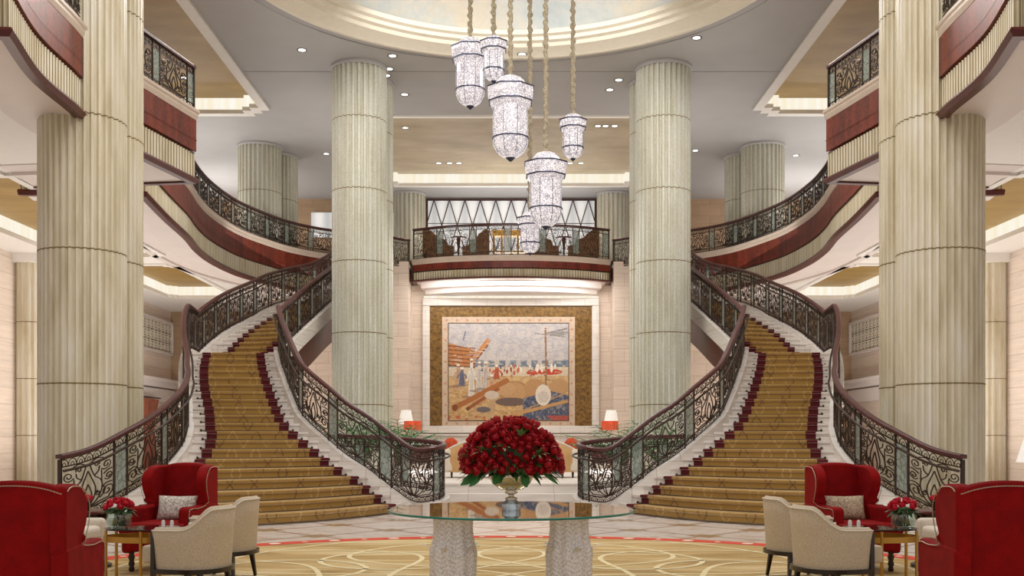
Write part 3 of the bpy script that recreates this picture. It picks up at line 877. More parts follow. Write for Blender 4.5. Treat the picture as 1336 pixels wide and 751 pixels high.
# ------------------------------------------------------------------ staircases
def stair(s):
    sd = SIDE[s]
    base = (-4.0 * s, 18.0, 0)
    root = thing('staircase', 'grand curved marble staircase on the ' + sd + ' with pale stone steps', 'staircase', base)
    runner = thing('stair_runner', 'gold patterned carpet runner with crimson borders on the ' + sd + ' staircase', 'carpet', base)
    field = MB()
    NU = 17
    vacc = 0.0
    for k in range(1, 49):
        fl = 1 if k <= 20 else 2
        zt, zb = k * RISE, (k - 1) * RISE
        us = np.linspace(0, 1, NU)
        def front(u): return stepline(k, u, fl)
        if k == 20:
            def back(u):
                return stepline(21, u, 2)
        else:
            def back(u):
                p = stepline(min(k + 1, 48), u, fl)
                return p if k < 48 else (p[0], p[1] + .4)
        def nose(u, d):
            a = front(u); b = back(u)
            L = math.hypot(b[0] - a[0], b[1] - a[1]) or 1
            return (a[0] - (b[0] - a[0]) / L * d, a[1] - (b[1] - a[1]) / L * d)
        mb = MB()
        A = [front(u) for u in us]; N1 = [nose(u, .03) for u in us]; Bk = [back(u) for u in us]
        mb.grid([[(p[0], p[1], zb) for p in A], [(p[0], p[1], zt - .04) for p in A], [(p[0], p[1], zt - .04) for p in N1], [(p[0], p[1], zt) for p in N1], [(p[0], p[1], zt) for p in Bk]])
        mb.build('step', M['marble_white'], root, base, s)
        # runner over this step
        a, b = front(0), front(1)
        W = math.hypot(a[0] - b[0], a[1] - b[1])
        mi_, mo_ = (.30, .32) if k <= 20 else (.34, .52)
        u0, u1 = mi_ / W, 1 - mo_ / W
        bw = .18 / W
        for (ua, ub, mi) in ((u0, u0 + bw, 1), (u0 + bw, u1 - bw, 0), (u1 - bw, u1, 1)):
            uu = np.linspace(ua, ub, 3 if mi else 13)
            e = .012
            rows = []
            pa = [nose(u, e) for u in uu]; pn = [nose(u, .03 + e) for u in uu]; pb = []
            for u in uu:
                q = back(u); f0 = front(u); L = math.hypot(q[0] - f0[0], q[1] - f0[1]) or 1
                pb.append((q[0] - (q[0] - f0[0]) / L * e, q[1] - (q[1] - f0[1]) / L * e))
            rows = [[(p[0], p[1], zb + e) for p in pa], [(p[0], p[1], zt - .045) for p in pa], [(p[0], p[1], zt - .03) for p in pn], [(p[0], p[1], zt + e * .3) for p in pn], [(p[0], p[1], zt + e) for p in pa], [(p[0], p[1], zt + e) for p in pb]]
            vs = [vacc, vacc + .13, vacc + .15, vacc + .17, vacc + .19, vacc + .5]
            field.grid(rows, mi, [[(u * W, v) for u in uu] for v in vs])
        vacc += .48
        # stair rod at the foot of the riser
        if k < 36:
            mb = MB()
            e = .03
            uu = np.linspace(u0 - .07 / W, u1 + .07 / W, 11)
            pts = [nose(u, e) for u in uu]
            mb.tube([(p[0], p[1], zb + .022) for p in pts], .009, 5)
            for p in (pts[0], pts[-1]):
                mb.lathe([(.0, -.03), (.022, -.012), (.022, .012), (.0, .03)], 6, (p[0], p[1], zb + .03))
            mb.build('stair_rod', M['darkbrass'], runner, base, s)
    field.build('carpet', [M['runner'], M['runner_edge']], runner, base, s)
    # strings (kerbs) under the railings
    def path(side):
        f1, f2 = (F1i, F2i) if side == 'in' else (F1o, F2o)
        A = [(*f1(k), k * RISE) for k in np.linspace(0, 20, 81)]
        a, b = f1(20), f2(20)
        Lp = [(a[0] + (b[0] - a[0]) * t, a[1] + (b[1] - a[1]) * t, 20 * RISE) for t in np.linspace(0.1, .9, 5)]
        Bp = [(*f2(k), k * RISE) for k in np.linspace(20, 48, 100)]
        return A, Lp, Bp
    rails = {}
    for side in ('in', 'out'):
        A, Lp, Bp = path(side)
        if side == 'in':
            # the inner railing turns round at the foot and returns along the platform edge
            curl = spline([(-4.3, 21.6, .30), (-3.3, 21.3, .30), (-2.3, 20.9, .26), (-1.65, 20.5, .20), (-1.33, 20.0, .16), (-1.27, 19.4, .12), (-1.42, 18.95, .08), (-1.75, 18.7, .04)], 8)
            A = [tuple(p) for p in curl[:-1]] + A
        full = np.array(A + Lp + Bp)
        rails[side] = full
        nA = len(A)
        mb = MB()
        Nn = normals(full)
        rows = []
        hw = .10
        for (off, zz) in ((-hw, 0), (-hw, 1), (hw, 1), (hw, 0)):
            row = []
            for i, p in enumerate(full):
                zt = p[2] + .09
                zb = 0.0 if i < nA + 2 else p[2] - .30
                row.append((p[0] + Nn[i][0] * off, p[1] + Nn[i][1] * off, zt if zz else zb))
            rows.append(row)
        mb.grid(rows)
        mb.build('inner_string' if side == 'in' else 'outer_string', M['marble_white'], root, base, s)
        # mahogany panel and underside of the upper flight
        seg = full[nA - 4:]
        mb = MB()
        mb.grid([[(p[0], p[1], p[2] - .28) for p in seg], [(p[0], p[1], max(0.1, p[2] - 1.05)) for p in seg]], 0, [[(i * .1, 0) for i in range(len(seg))], [(i * .1, .8) for i in range(len(seg))]])
        mb.build('inner_wood_panel' if side == 'in' else 'outer_wood_panel', M['panelwood'], root, base, s)
    i0 = rails['in'][-104:]; o0 = rails['out'][-104:]
    mb = MB()
    mb.grid([[(p[0], p[1], p[2] - 1.05) for p in i0], [(p[0] - .35, p[1] + .05, p[2] - 1.18) for p in i0], [(p[0], p[1], p[2] - 1.05) for p in o0]])
    mb.build('underside', M['soffit'], root, base, s)
    for side in ('in', 'out'):
        P = rails[side].copy()
        # soften z kinks and resample
        P = resample(P, .1)
        for _ in range(3):
            P[1:-1, 2] = (P[:-2, 2] + P[1:-1, 2] * 2 + P[2:, 2]) / 4
        P[:, 2] += .09
        lab = ('wrought iron railing on the inner side of the %s staircase, curling round at its foot' if side == 'in' else 'wrought iron railing on the outer side of the %s staircase beside the foreground column') % sd
        make_railing('stair_railing', lab, P, .98, s, .84, .22, align=(-1.72, 18.72) if side == 'in' else None, second=(.1 if side == 'in' else -.1) * 1.0, iron_r=.011)
for s in (1, -1):
    stair(s)

# ------------------------------------------------------------------ tapestry wall
def frame_rect(mb, x0, x1, z0, z1, w, y, t, mi=0):
    mb.box(((x0 + x1) / 2, y, z1 - w / 2), (x1 - x0, t, w), 0, mi); mb.box(((x0 + x1) / 2, y, z0 + w / 2), (x1 - x0, t, w), 0, mi)
    mb.box((x0 + w / 2, y, (z0 + z1) / 2), (w, t, z1 - z0 - 2 * w), 0, mi); mb.box((x1 - w / 2, y, (z0 + z1) / 2), (w, t, z1 - z0 - 2 * w), 0, mi)
base = (0, 38.55, 1.5)
root = thing('mosaic_panel', 'large gold mosaic wall panel in a pale stone frame behind the tapestry', 'wall panel', base)
mb = MB(); mb.box((0, 38.56, 3.84), (6.1, .06, 4.74)); mb.build('mosaic', M['mosaic'], root, base)
mb = MB(); frame_rect(mb, -3.3, 3.27, 1.5, 6.5, .27, 38.5, .2); mb.build('stone_frame', M['marble_white'], root, base, mods=[BEV(.03, 2)])
mb = MB(); mb.box((0, 38.5, 6.56), (6.5, .14, .07)); mb.build('light_line', M['cove'], root, base)
# picture raster
W_, H_ = 240, 196
def picture():
    yy, xx = np.mgrid[0:H_, 0:W_]
    x = xx / (W_ - 1); y = 1 - yy / (H_ - 1)          # y up
    img = np.zeros((H_, W_, 3))
    def put(mask, c, a=1.0):
        img[mask] = img[mask] * (1 - a) + np.array(lin(c)) * a
    def noise(sc_, seed):
        r = np.random.default_rng(seed); g = r.random((int(H_ / sc_) + 2, int(W_ / sc_) + 2))
        yi = yy / sc_; xi = xx / sc_
        y0 = yi.astype(int); x0 = xi.astype(int); fy = yi - y0; fx = xi - x0
        return (g[y0, x0] * (1 - fy) * (1 - fx) + g[y0 + 1, x0] * fy * (1 - fx) + g[y0, x0 + 1] * (1 - fy) * fx + g[y0 + 1, x0 + 1] * fy * fx)
    n1 = noise(9, 1); n2 = noise(4, 2); n3 = noise(2, 3)
    put(np.ones_like(x, bool), (190, 184, 184))
    put((y > .6) & (n1 > .5), (206, 198, 192), .7); put((y > .7) & (n2 > .62), (172, 170, 178), .5)
    put((y < .62) & (y > .55), (112, 124, 138)); put((y < .62) & (y > .57) & (n2 > .55), (134, 146, 158))
    put((y <= .55) & (y > .44), (214, 196, 168)); put((y <= .46), (196, 162, 118))
    put((y < .46) & (n1 > .55), (216, 180, 126), .7); put((y < .3) & (n2 > .6), (184, 138, 82), .6)
    def ell(cx, cy, a, b, c, al=1.0): put(((x - cx) / a) ** 2 + ((y - cy) / b) ** 2 < 1, c, al)
    def bar(x0, y0, x1, y1, w, c):
        d = math.hypot(x1 - x0, y1 - y0); t = ((x - x0) * (x1 - x0) + (y - y0) * (y1 - y0)) / d / d
        dist = np.abs((x - x0) * (y1 - y0) - (y - y0) * (x1 - x0)) / d
        put((t > 0) & (t < 1) & (dist < w), c)
    # hull on the left with planks
    put((x < .22) & (y > .56) & (y < .80 - x * .35), (190, 128, 78))
    for k in range(6):
        put((x < .22) & (np.abs(y - (.57 + k * .04 - x * .12)) < .006), (130, 78, 44))
    bar(.2, .62, .34, .84, .022, (200, 140, 90)); bar(.23, .62, .33, .78, .006, (130, 80, 50))
    bar(.12, .82, .14, .92, .004, (90, 100, 130))
    # distant boats and crowd
    r = np.random.default_rng(5)
    for k in range(60):
        cx = .25 + r.random() * .68; cy = .47 + r.random() * .09
        ell(cx, cy, .008, .02 + .01 * r.random(), [(228, 222, 212), (150, 70, 60), (96, 96, 116), (222, 210, 190), (196, 110, 76)][k % 5])
    for k in range(7):
        cx = .3 + k * .09
        bar(cx, .56, cx + .01, .7, .002, (176, 160, 148)); ell(cx + .012, .6, .02, .035, (206, 192, 182), .8)
    ell(.84, .5, .11, .03, (196, 74, 48)); ell(.7, .49, .05, .025, (188, 80, 56))
    for cx in (.74, .78, .86):
        ell(cx, .54, .012, .045, (236, 226, 212))
    bar(.815, .36, .81, .96, .008, (150, 112, 82)); bar(.72, .9, .98, .86, .004, (140, 128, 120)); bar(.82, .9, .99, .95, .006, (120, 112, 106)); ell(.92, .9, .09, .025, (140, 134, 128), .8)
    bar(.4, .94, .7, .66, .002, (170, 160, 152)); bar(.45, .66, .7, .86, .0015, (176, 166, 158))
    # woven brush strokes over sky and sand
    for k in range(420):
        cx, cy = r.random(), r.random(); L = .02 + .03 * r.random()
        c = [(206, 196, 190), (168, 166, 174), (214, 200, 186)][k % 3] if cy > .62 else ([(222, 186, 132), (176, 130, 82), (206, 172, 126), (150, 116, 86)][k % 4] if cy < .45 else (206, 190, 168))
        bar(cx, cy, cx + L, cy + .012 * (r.random() - .5), .0035, c)
    # standing figures in robes
    for cx, cy, hh, c in ((.19, .42, .17, (226, 218, 206)), (.255, .44, .13, (210, 200, 190)), (.31, .45, .12, (198, 186, 176)), (.08, .45, .10, (196, 160, 130)), (.11, .44, .08, (110, 112, 132)), (.4, .49, .06, (188, 96, 68)), (.36, .34, .10, (206, 160, 124))):
        for q in range(12):
            t = q / 11
            put((np.abs(x - cx) < .012 + .016 * (1 - t)) & (np.abs(y - (cy - hh + 2 * hh * t)) < hh * .12), c)
        bar(cx - .02, cy + hh * .5, cx - .04, cy - hh * .1, .007, c); bar(cx + .02, cy + hh * .5, cx + .042, cy - hh * .05, .007, c)
        ell(cx, cy + hh * 1.13, .012, .018, (170, 122, 92)); ell(cx, cy + hh * 1.22, .014, .012, (232, 226, 216))
        for d_ in (-.012, .002, .014):
            bar(cx + d_, cy - hh, cx + d_ * .6, cy + hh * .7, .0018, tuple(int(v * .78) for v in c))
        ell(cx - .04, cy - hh * 1.05, .045, .012, (140, 112, 92), .7)
    # baskets, logs, nets
    ell(.55, .28, .13, .13, (176, 134, 90)); ell(.55, .29, .1, .1, (190, 150, 104)); ell(.72, .33, .09, .1, (186, 142, 98)); ell(.92, .34, .08, .09, (188, 148, 104)); ell(.46, .33, .1, .07, (196, 156, 112))
    ell(.52, .19, .13, .045, (112, 92, 84))
    bar(.05, .13, .5, .42, .026, (172, 108, 62)); bar(.16, .12, .42, .33, .016, (156, 92, 54)); ell(.05, .13, .025, .035, (132, 78, 46)); ell(.16, .12, .016, .022, (118, 72, 44))
    ell(.36, .26, .06, .045, (206, 190, 172)); ell(.36, .14, .03, .07, (190, 156, 118)); ell(.29, .11, .06, .03, (112, 102, 104))
    m = (x > .62) & (y < .30 - .3 * np.abs(x - .86)) & (y > .0)
    put(m, (98, 104, 122)); put(m & (n3 > .5), (72, 78, 100)); put(m & (n2 > .7), (140, 136, 138))
    bar(.55, .06, 1.0, .2, .016, (196, 152, 98)); bar(.62, .1, .98, .28, .006, (186, 146, 100))
    ell(.79, .26, .065, .11, (224, 212, 196)); ell(.79, .24, .045, .06, (206, 194, 182))
    for k in range(3):
        put((y < .05) & (n1 > .6), (190, 84, 60), .4)
    img *= (0.86 + .28 * np.random.default_rng(8).random((H_, W_, 1)))
    return np.clip(img, 0, 1)
img = picture()
base = (-.1, 38.5, 1.75)
root = thing('tapestry', 'woven tapestry of a beach with boats, baskets and people in a pale floral border', 'tapestry', base)
x0, x1, z0, z1 = -2.33, 2.13, 1.97, 5.58
me = bpy.data.meshes.new('picture')
vs = [(x0 + (x1 - x0) * i / W_ - base[0], 38.47 - base[1], z0 + (z1 - z0) * j / H_ - base[2]) for j in range(H_ + 1) for i in range(W_ + 1)]
fs = [(j * (W_ + 1) + i, j * (W_ + 1) + i + 1, (j + 1) * (W_ + 1) + i + 1, (j + 1) * (W_ + 1) + i) for j in range(H_) for i in range(W_)]
me.from_pydata(vs, [], fs)
at = me.color_attributes.new('Col', 'FLOAT_COLOR', 'CORNER')
fc = np.ones((H_, W_, 4), np.float32); fc[:, :, :3] = img[::-1]
at.data.foreach_set('color', np.repeat(fc.reshape(-1, 4), 4, axis=0).ravel())
me.materials.append(M['woven'])
o = bpy.data.objects.new('picture', me); COL.objects.link(o); o.parent = root
mb = MB(); frame_rect(mb, -2.57, 2.37, 1.73, 5.82, .25, 38.49, .03)
k = 0
for i in range(13):
    for zz in (1.855, 5.695):
        mb.lathe([(.001, .0), (.05, .0)], 8, (0, 0, 0), 1); n = 18
        for q in range(len(mb.v) - n, len(mb.v)):
            px, py, pz = mb.v[q]; mb.v[q] = (-2.4 + i * .385 + px, 38.472, zz + py)
for i in range(9):
    for xx in (-2.445, 2.245):
        mb.lathe([(.001, .0), (.05, .0)], 8, (0, 0, 0), 1); n = 18
        for q in range(len(mb.v) - n, len(mb.v)):
            px, py, pz = mb.v[q]; mb.v[q] = (xx + px, 38.472, 2.15 + i * .4 + py)
mb.build('woven_border', [plain('woven border', (204, 182, 158), .8, var=.12, scale=14), plain('border flower', (196, 146, 122), .8)], root, base)
mb = MB(); frame_rect(mb, x0 - .02, x1 + .02, z0 - .02, z1 + .02, .025, 38.465, .01); mb.build('border_line', M['lattice'], root, base)

# ------------------------------------------------------------------ mezzanine back: lattice screen and seats
base = (0, 42.4, ZM)
root = thing('lattice_screen', 'white backlit screen with dark red diamond lattice behind the central balcony', 'screen', base)
mb = MB(); mb.box((0, 42.45, 9.45), (6.9, .06, 3.25)); mb.build('glass_panel', M['backlit'], root, base)
mb = MB(); frame_rect(mb, -3.48, 3.48, 7.84, 11.1, .07, 42.4, .08); mb.build('screen_frame', M['lattice'], root, base)
mb = MB(); zt, zb = 11.06, 7.85; pit = .632
for i in range(-11, 12):
    for d in (1, -1):
        xa = i * pit; ln = zt - zb; dx = d * ln * .316 / 1.05
        pts = []
        for t in np.linspace(0, 1, 2):
            pts.append((xa + dx * t, 42.38, zt - ln * t))
        # clip to frame
        tmin, tmax = 0.0, 1.0
        for lim in (-3.42, 3.42):
            if abs(dx) > 1e-6:
                tt = (lim - xa) / dx
                if (lim < 0) == (dx < 0):
                    tmax = min(tmax, tt)
                else:
                    tmin = max(tmin, tt)
        if tmin < tmax and tmin < 1 and tmax > 0:
            tmin = max(0, tmin); tmax = min(1, tmax)
            mb.tube([(xa + dx * tmin, 42.38, zt - ln * tmin), (xa + dx * tmax, 42.38, zt - ln * tmax)], .028, 4)
mb.build('lattice_bars', M['lattice'], root, base)
mb = MB(); mb.box((0, 42.41, 10.1), (6.8, .02, .03)); mb.build('shelf_line', M['chrome'], root, base)

def settee(label, x, y, s, w=1.0):
    base = (x, y, ZM)
    r = thing('settee', label, 'settee', base, 0, None)
    mb = MB(); mb.box((0, 0, .42), (w, .7, .22)); mb.build('seat', M['settee'], r, mods=[BEV(.04)])
    # stepped scroll back facing the camera side
    prof = [(-w / 2, .28), (w / 2, .28), (w / 2, .62), (w * .28, .66), (w * .22, .86), (0, .92), (-w * .18, 1.12), (-w * .38, 1.26), (-w / 2, 1.2)]
    mb = MB(); n = len(prof)
    vs = [(px * s, -.38, pz) for px, pz in prof] + [(px * s, -.26, pz) for px, pz in prof]
    mb.add(vs, [tuple(range(n)), tuple(range(n, 2 * n))[::-1]] + [(i, (i + 1) % n, (i + 1) % n + n, i + n) for i in range(n)])
    mb.build('backrest', M['settee'], r, mods=[BEV(.03)])
    for sx in (-1, 1):
        for sy in (-1, 1):
            mb = MB(); mb.lathe([(.03, 0), (.045, .32)], 8, (sx * (w / 2 - .06), sy * .28, 0)); mb.build('leg', M['ebony'], r)
    return r
settee('brown brocade settee with stepped back at the left end of the central balcony', -2.72, 38.9, 1, 1.1)
settee('brown brocade settee beside the gilt console, left of it on the balcony', -1.32, 39.0, -1, .95)
settee('brown brocade settee right of the gilt console, partly behind the lowest lantern', 1.25, 38.95, 1, 1.0)
settee('brown brocade settee with stepped back at the right end of the central balcony', 2.7, 38.9, -1, 1.1)
for x, sd in ((-1.98, 'left'), (1.98, 'right')):
    r = thing('pedestal_table', 'small round dark pedestal table between two settees on the balcony, ' + sd, 'table', (x, 38.9, ZM))
    mb = MB(); mb.lathe([(.001, .98), (.3, .98), (.3, 1.03), (.001, 1.03)], 24); mb.build('tabletop', M['mahog'], r)
    mb = MB(); mb.lathe([(.04, .08), (.03, .5), (.08, .98)], 10); mb.build('pedestal', M['mahog'], r)
    mb = MB(); mb.lathe([(.2, 0), (.2, .04), (.04, .1)], 16); mb.build('foot', M['mahog'], r)
for x, sd in ((-3.1, 'left'), (2.98, 'right')):
    mb = MB(); mb.lathe([(.001, -.16), (.12, -.1), (.17, 0), (.12, .1), (.001, .16)], 12, (0, 0, 0)); o = mb.build('cushion', M['red_cloth'], None, (0, 0, 0), smooth=True)
    o.location = (x, 38.95, ZM + .8); o.rotation_euler = (0, .3, 0); tag(o, 'red cushion on the settee at the %s end of the balcony' % sd, 'cushion')
r = thing('console_table', 'gilt console table in the middle of the central balcony', 'table', (-.05, 38.7, ZM))
mb = MB(); mb.box((0, 0, 1.2), (1.4, .4, .07)); mb.build('tabletop', M['giltwood'], r)
mb = MB(); mb.box((0, 0, 1.1), (1.3, .34, .14)); mb.build('apron', M['giltwood'], r)
mb = MB(); mb.box((0, 0, .45), (1.2, .3, .05)); mb.build('shelf', M['giltwood'], r)
for sx in (-.6, -.3, .3, .6):
    mb = MB(); mb.lathe([(.05, 0), (.03, .3), (.045, .6), (.03, 1.05)], 10, (sx, -.12, 0)); mb.build('leg', M['giltwood'], r)

# ------------------------------------------------------------------ side-wall grilles, doorway, curtain
for s in (1, -1):
    sd = SIDE[s]
    base = (-13.9 * s, 39.5, 4.75)
    r = thing('wall_grille', 'pierced metal grille set high in the ' + sd + ' side wall below the gallery', 'grille', base)
    mb = MB(); mb.grid([[(-13.97, 36.3, 4.75), (-13.97, 42.4, 4.75)], [(-13.97, 36.3, 5.95), (-13.97, 42.4, 5.95)]]); mb.build('dark_backing', M['dark'], r, base, s)
    mb = MB()
    for zz in (4.72, 5.98):
        mb.box((-13.92, 39.35, zz), (.12, 6.3, .09))
    for yy in (36.25, 42.45):
        mb.box((-13.92, yy, 5.35), (.12, .09, 1.26))
    mb.build('grille_frame', M['soffit'], r, base, s)
    mb = MB(); cw, ch = .42, .4
    for i in range(15):
        for j in range(3):
            cy, cz = 36.3 + (i + .5) * 6.1 / 15, 4.75 + (j + .5) * .4
            mb.tube([(-13.93, cy + .17 * math.cos(a), cz + .17 * math.sin(a)) for a in np.linspace(0, 2 * PI, 13)[:-1]], .024, 4, closed=True, up=(1, 0, 0))
            mb.tube([(-13.93, cy - .2, cz - .2), (-13.93, cy + .2, cz + .2)], .018, 4); mb.tube([(-13.93, cy - .2, cz + .2), (-13.93, cy + .2, cz - .2)], .018, 4)
    mb.build('fretwork', M['grille'], r, base, s)
    mb = MB(); mb.box((-13.8, 36.5, 3.58), (.5, 12, .12)); mb.box((-13.86, 36.5, 3.42), (.36, 12, .22)); mb.box((-13.92, 36.5, 3.0), (.2, 12, .5)); struct(mb.build('trim_%d' % (20 if s == 1 else 21), M['soffit'], None, (0, 0, 0), s))
mb = MB(); mb.box((-13.93, 38.0, 1.4), (.1, 3.2, 2.9)); struct(mb.build('door_1', M['dark']))
r = thing('curtain', 'rust coloured draped curtain in the doorway on the left side wall', 'curtain', (-13.7, 38.9, 0))
mb = MB()
mb.grid([[(.1 + .06 * math.sin(t * 38), -1.0 + 2.0 * t * (1 - .25 * math.sin(PI * z / 2.8)), z) for t in np.linspace(0, 1, 70)] for z in np.linspace(0.05, 2.8, 8)])
mb.build('drape', M['curtain'], r, smooth=True)
mb = MB(); mb.tube([(.1, -1.2, 2.85), (.1, 1.2, 2.85)], .03, 8); mb.build('curtain_rod', M['darkbrass'], r)

# ------------------------------------------------------------------ downlights
DL = [(-5.3, 26.2, 'left of the left middle column'), (-3.05, 26.6, 'right of the left middle column, nearest of its row'), (-3.25, 27.55, 'right of the left middle column, second of its row'), (-3.38, 28.05, 'right of the left middle column, third of its row'),
      (-3.05, 29.6, 'right of the left middle column, farthest of its row'), (.28, 26.5, 'at the centre behind the lanterns'), (4.55, 25.4, 'right of the right middle column'), (2.95, 28.4, 'left of the right middle column, nearer of the pair'),
      (2.78, 29.2, 'left of the right middle column, farther of the pair'), (-8.9, 28.2, 'over the left gallery near its corner'), (-8.3, 37.4, 'over the left gallery beyond its column'), (7.9, 37.4, 'over the right gallery beyond its column'), (9.9, 36.0, 'over the right gallery'),
      (-6.4, 35.8, 'between left gallery column and left middle column'), (6.3, 35.4, 'between right gallery column and right middle column'), (12.9, 30.0, 'over the right gallery by the side wall')]
CD = [(-3.5, 34.2), (-2.7, 38.6), (-2.3, 38.6), (-1.95, 38.6), (1.8, 38.6), (2.2, 38.6), (2.6, 38.6), (2.85, 34.0), (3.1, 34.0), (3.4, 34.0)]
def downlight(x, y, z, lab, group=None):
    r = thing('downlight', lab, 'light', (x, y, z), 0, group)
    mb = MB(); mb.lathe([(.095, -.002), (.13, -.012), (.135, 0)], 20); mb.build('bezel', M['chrome'], r)
    mb = MB(); mb.disc((0, 0, -.004), .095, 16, up=False); mb.build('lens', M['lens'], r)
for x, y, lab in DL:
    downlight(x, y, ZC - .003, 'small recessed ceiling downlight ' + lab)
for x, y in CD:
    sd = 'left' if x < 0 else 'right'
    downlight(x, y, ZC + .417, 'tiny downlight in the champagne ceiling panel, ' + sd + (' near row' if y < 36 else ' far row'), 'panel downlights ' + sd + (' near' if y < 36 else ' far'))

# ------------------------------------------------------------------ lantern chandeliers
def lantern(label, x, y, ztop, zbot, R):
    Hh = ztop - zbot
    r = thing('lantern_chandelier', label, 'chandelier', (x, y, zbot), 0, 'crystal lanterns hanging from the dome')
    rot = PI / 8
    z = lambda f: Hh * f
    mb = MB(); mb.lathe([(R * .2, z(1.0)), (R * .42, z(.985)), (R * .60, z(.93)), (R * .66, z(.90)), (R * .98, z(.855))], 8, rot=rot); mb.build('crystal_cap', M['crystal'], r)
    mb = MB(); mb.lathe([(R, z(.85)), (R * 1.0, z(.80)), (R * .92, z(.70)), (R * .80, z(.64)), (R * .74, z(.625))], 8, rot=rot); mb.build('crystal_crown', M['crystal'], r)
    mb = MB(); mb.lathe([(R * .70, z(.64)), (R * .72, z(.5)), (R * .72, z(.27))], 16, rot=rot); mb.build('crystal_body', M['crystal'], r)
    mb = MB(); mb.lathe([(R * .73, z(.26)), (R * .70, z(.18)), (R * .56, z(.10)), (R * .36, z(.055)), (R * .14, z(.03))], 16, rot=rot); mb.build('crystal_bowl', M['crystal'], r, smooth=True)
    for f, q, n in ((.853, 1.01, 8), (.69, .93, 8), (.265, .74, 16)):
        mb = MB(); mb.tube([(R * q * math.cos(2 * PI * k / n + rot), R * q * math.sin(2 * PI * k / n + rot), z(f)) for k in range(n)], .016, 4, closed=True); mb.build('band', M['ringdark'], r)
    mb = MB()
    for k in range(8):
        a = 2 * PI * k / 8 + rot
        mb.tube([(R * q * math.cos(a), R * q * math.sin(a), z(f)) for q, f in ((.735, .62), (.735, .27), (.71, .18), (.57, .10), (.15, .03))], .005, 3)
    mb.build('ribs', M['ringdark'], r)
    mb = MB(); mb.lathe([(.001, -.02), (.03, .0), (.10 * R * 2, z(.035)), (.05, z(.05))], 10); mb.build('finial', M['ringdark'], r)
    mb = MB(); top = 13.0 - zbot
    n = int((top - Hh) / .05)
    pts = [(.012 * math.sin(i * 1.7), .012 * math.cos(i * 2.3), Hh - .03 + i * .05) for i in range(n)]
    mb.tube(pts, [.045 + .014 * math.sin(i * 2.1) + .006 * math.sin(i * 5.3) for i in range(n)], 6); mb.build('hanging_cord', M['cord'], r, smooth=True)
    return r
def PX(px, y): return (px - 667) * y / 1350.0
def PZ(py, y): return H + (570 - py) * y / 1350.0
for lab, px, t, b, w, y in (('crystal lantern chandelier, upper left of the cluster', 613.5, 50, 142, 52, 21.3), ('small crystal lantern chandelier beside the upper left one', 644, 47, 108, 37, 20.6),
                            ('largest crystal lantern chandelier in the middle of the cluster', 666, 100, 210, 64, 20.0), ('small crystal lantern chandelier hanging apart on the right', 747.5, 149, 209, 37, 21.1),
                            ('big crystal lantern chandelier low in the cluster, in front of the lattice screen', 712, 199, 299, 58, 20.2), ('small crystal lantern chandelier hanging lowest, before the balcony rail', 691.5, 277, 332, 35, 21.2)):
    lantern(lab, PX(px, y), y, PZ(t, y), PZ(b, y), w * .5 * y / 1350)

# ------------------------------------------------------------------ round carpet
mb = MB()
CX, CY, RR = 0.0, 8.6, 5.42
def ringstrip(r0, r1, z, mi, n=140):
    mb.grid([[(CX + r * math.cos(2 * PI * k / n), CY + r * math.sin(2 * PI * k / n), z) for k in range(n + 1)] for r in (r0, r1)][::-1], mi)
n = 140
mb.add([(CX, CY, .018)] + [(CX + (RR - .32) * math.cos(2 * PI * k / n), CY + (RR - .32) * math.sin(2 * PI * k / n), .018) for k in range(n)], [(0, k + 1, (k + 1) % n + 1) for k in range(n)], 0)
ringstrip(RR - .32, RR - .04, .02, 2); ringstrip(RR - .04, RR, .02, 0)
mb.grid([[(CX + RR * math.cos(2 * PI * k / n), CY + RR * math.sin(2 * PI * k / n), z) for k in range(n + 1)] for z in (.001, .02)], 0)
for k in range(84):
    a = 2 * PI * k / 84
    mb.disc((CX + (RR - .18) * math.cos(a), CY + (RR - .18) * math.sin(a), .0225), .075 if k % 2 else .04, 10, 3)
def ribbon(pts, w, z):
    P = np.array(pts); N = normals(P)
    mb.grid([[(P[i][0] + N[i][0] * o, P[i][1] + N[i][1] * o, z) for i in range(len(P))] for o in (w, -w)], 1)
for k in range(14):
    for d in (1, -1):
        a0 = 2 * PI * k / 14
        pts = []
        for t in np.linspace(0, 1, 40):
            rr = .5 + (RR - .36 - .5) * t; aa = a0 + d * (1.1 * math.sin(t * PI * .9) + .25 * t)
            pts.append((CX + rr * math.cos(aa), CY + rr * math.sin(aa)))
        ribbon(pts, .028, .0202 if d == 1 else .0208)
for k in range(14):
    a = 2 * PI * (k + .5) / 14
    pts = [(CX + 2.9 * math.cos(a) + .8 * math.cos(b), CY + 2.9 * math.sin(a) + .8 * math.sin(b)) for b in np.linspace(0, 2 * PI, 40)]
    ribbon(pts, .03, .0214)
tag(mb.build('round_carpet', [M['rug'], M['rug_line'], M['rug_red'], M['rug_dot']]), 'large round gold carpet with cream arcs and coral border under the seating', 'carpet')

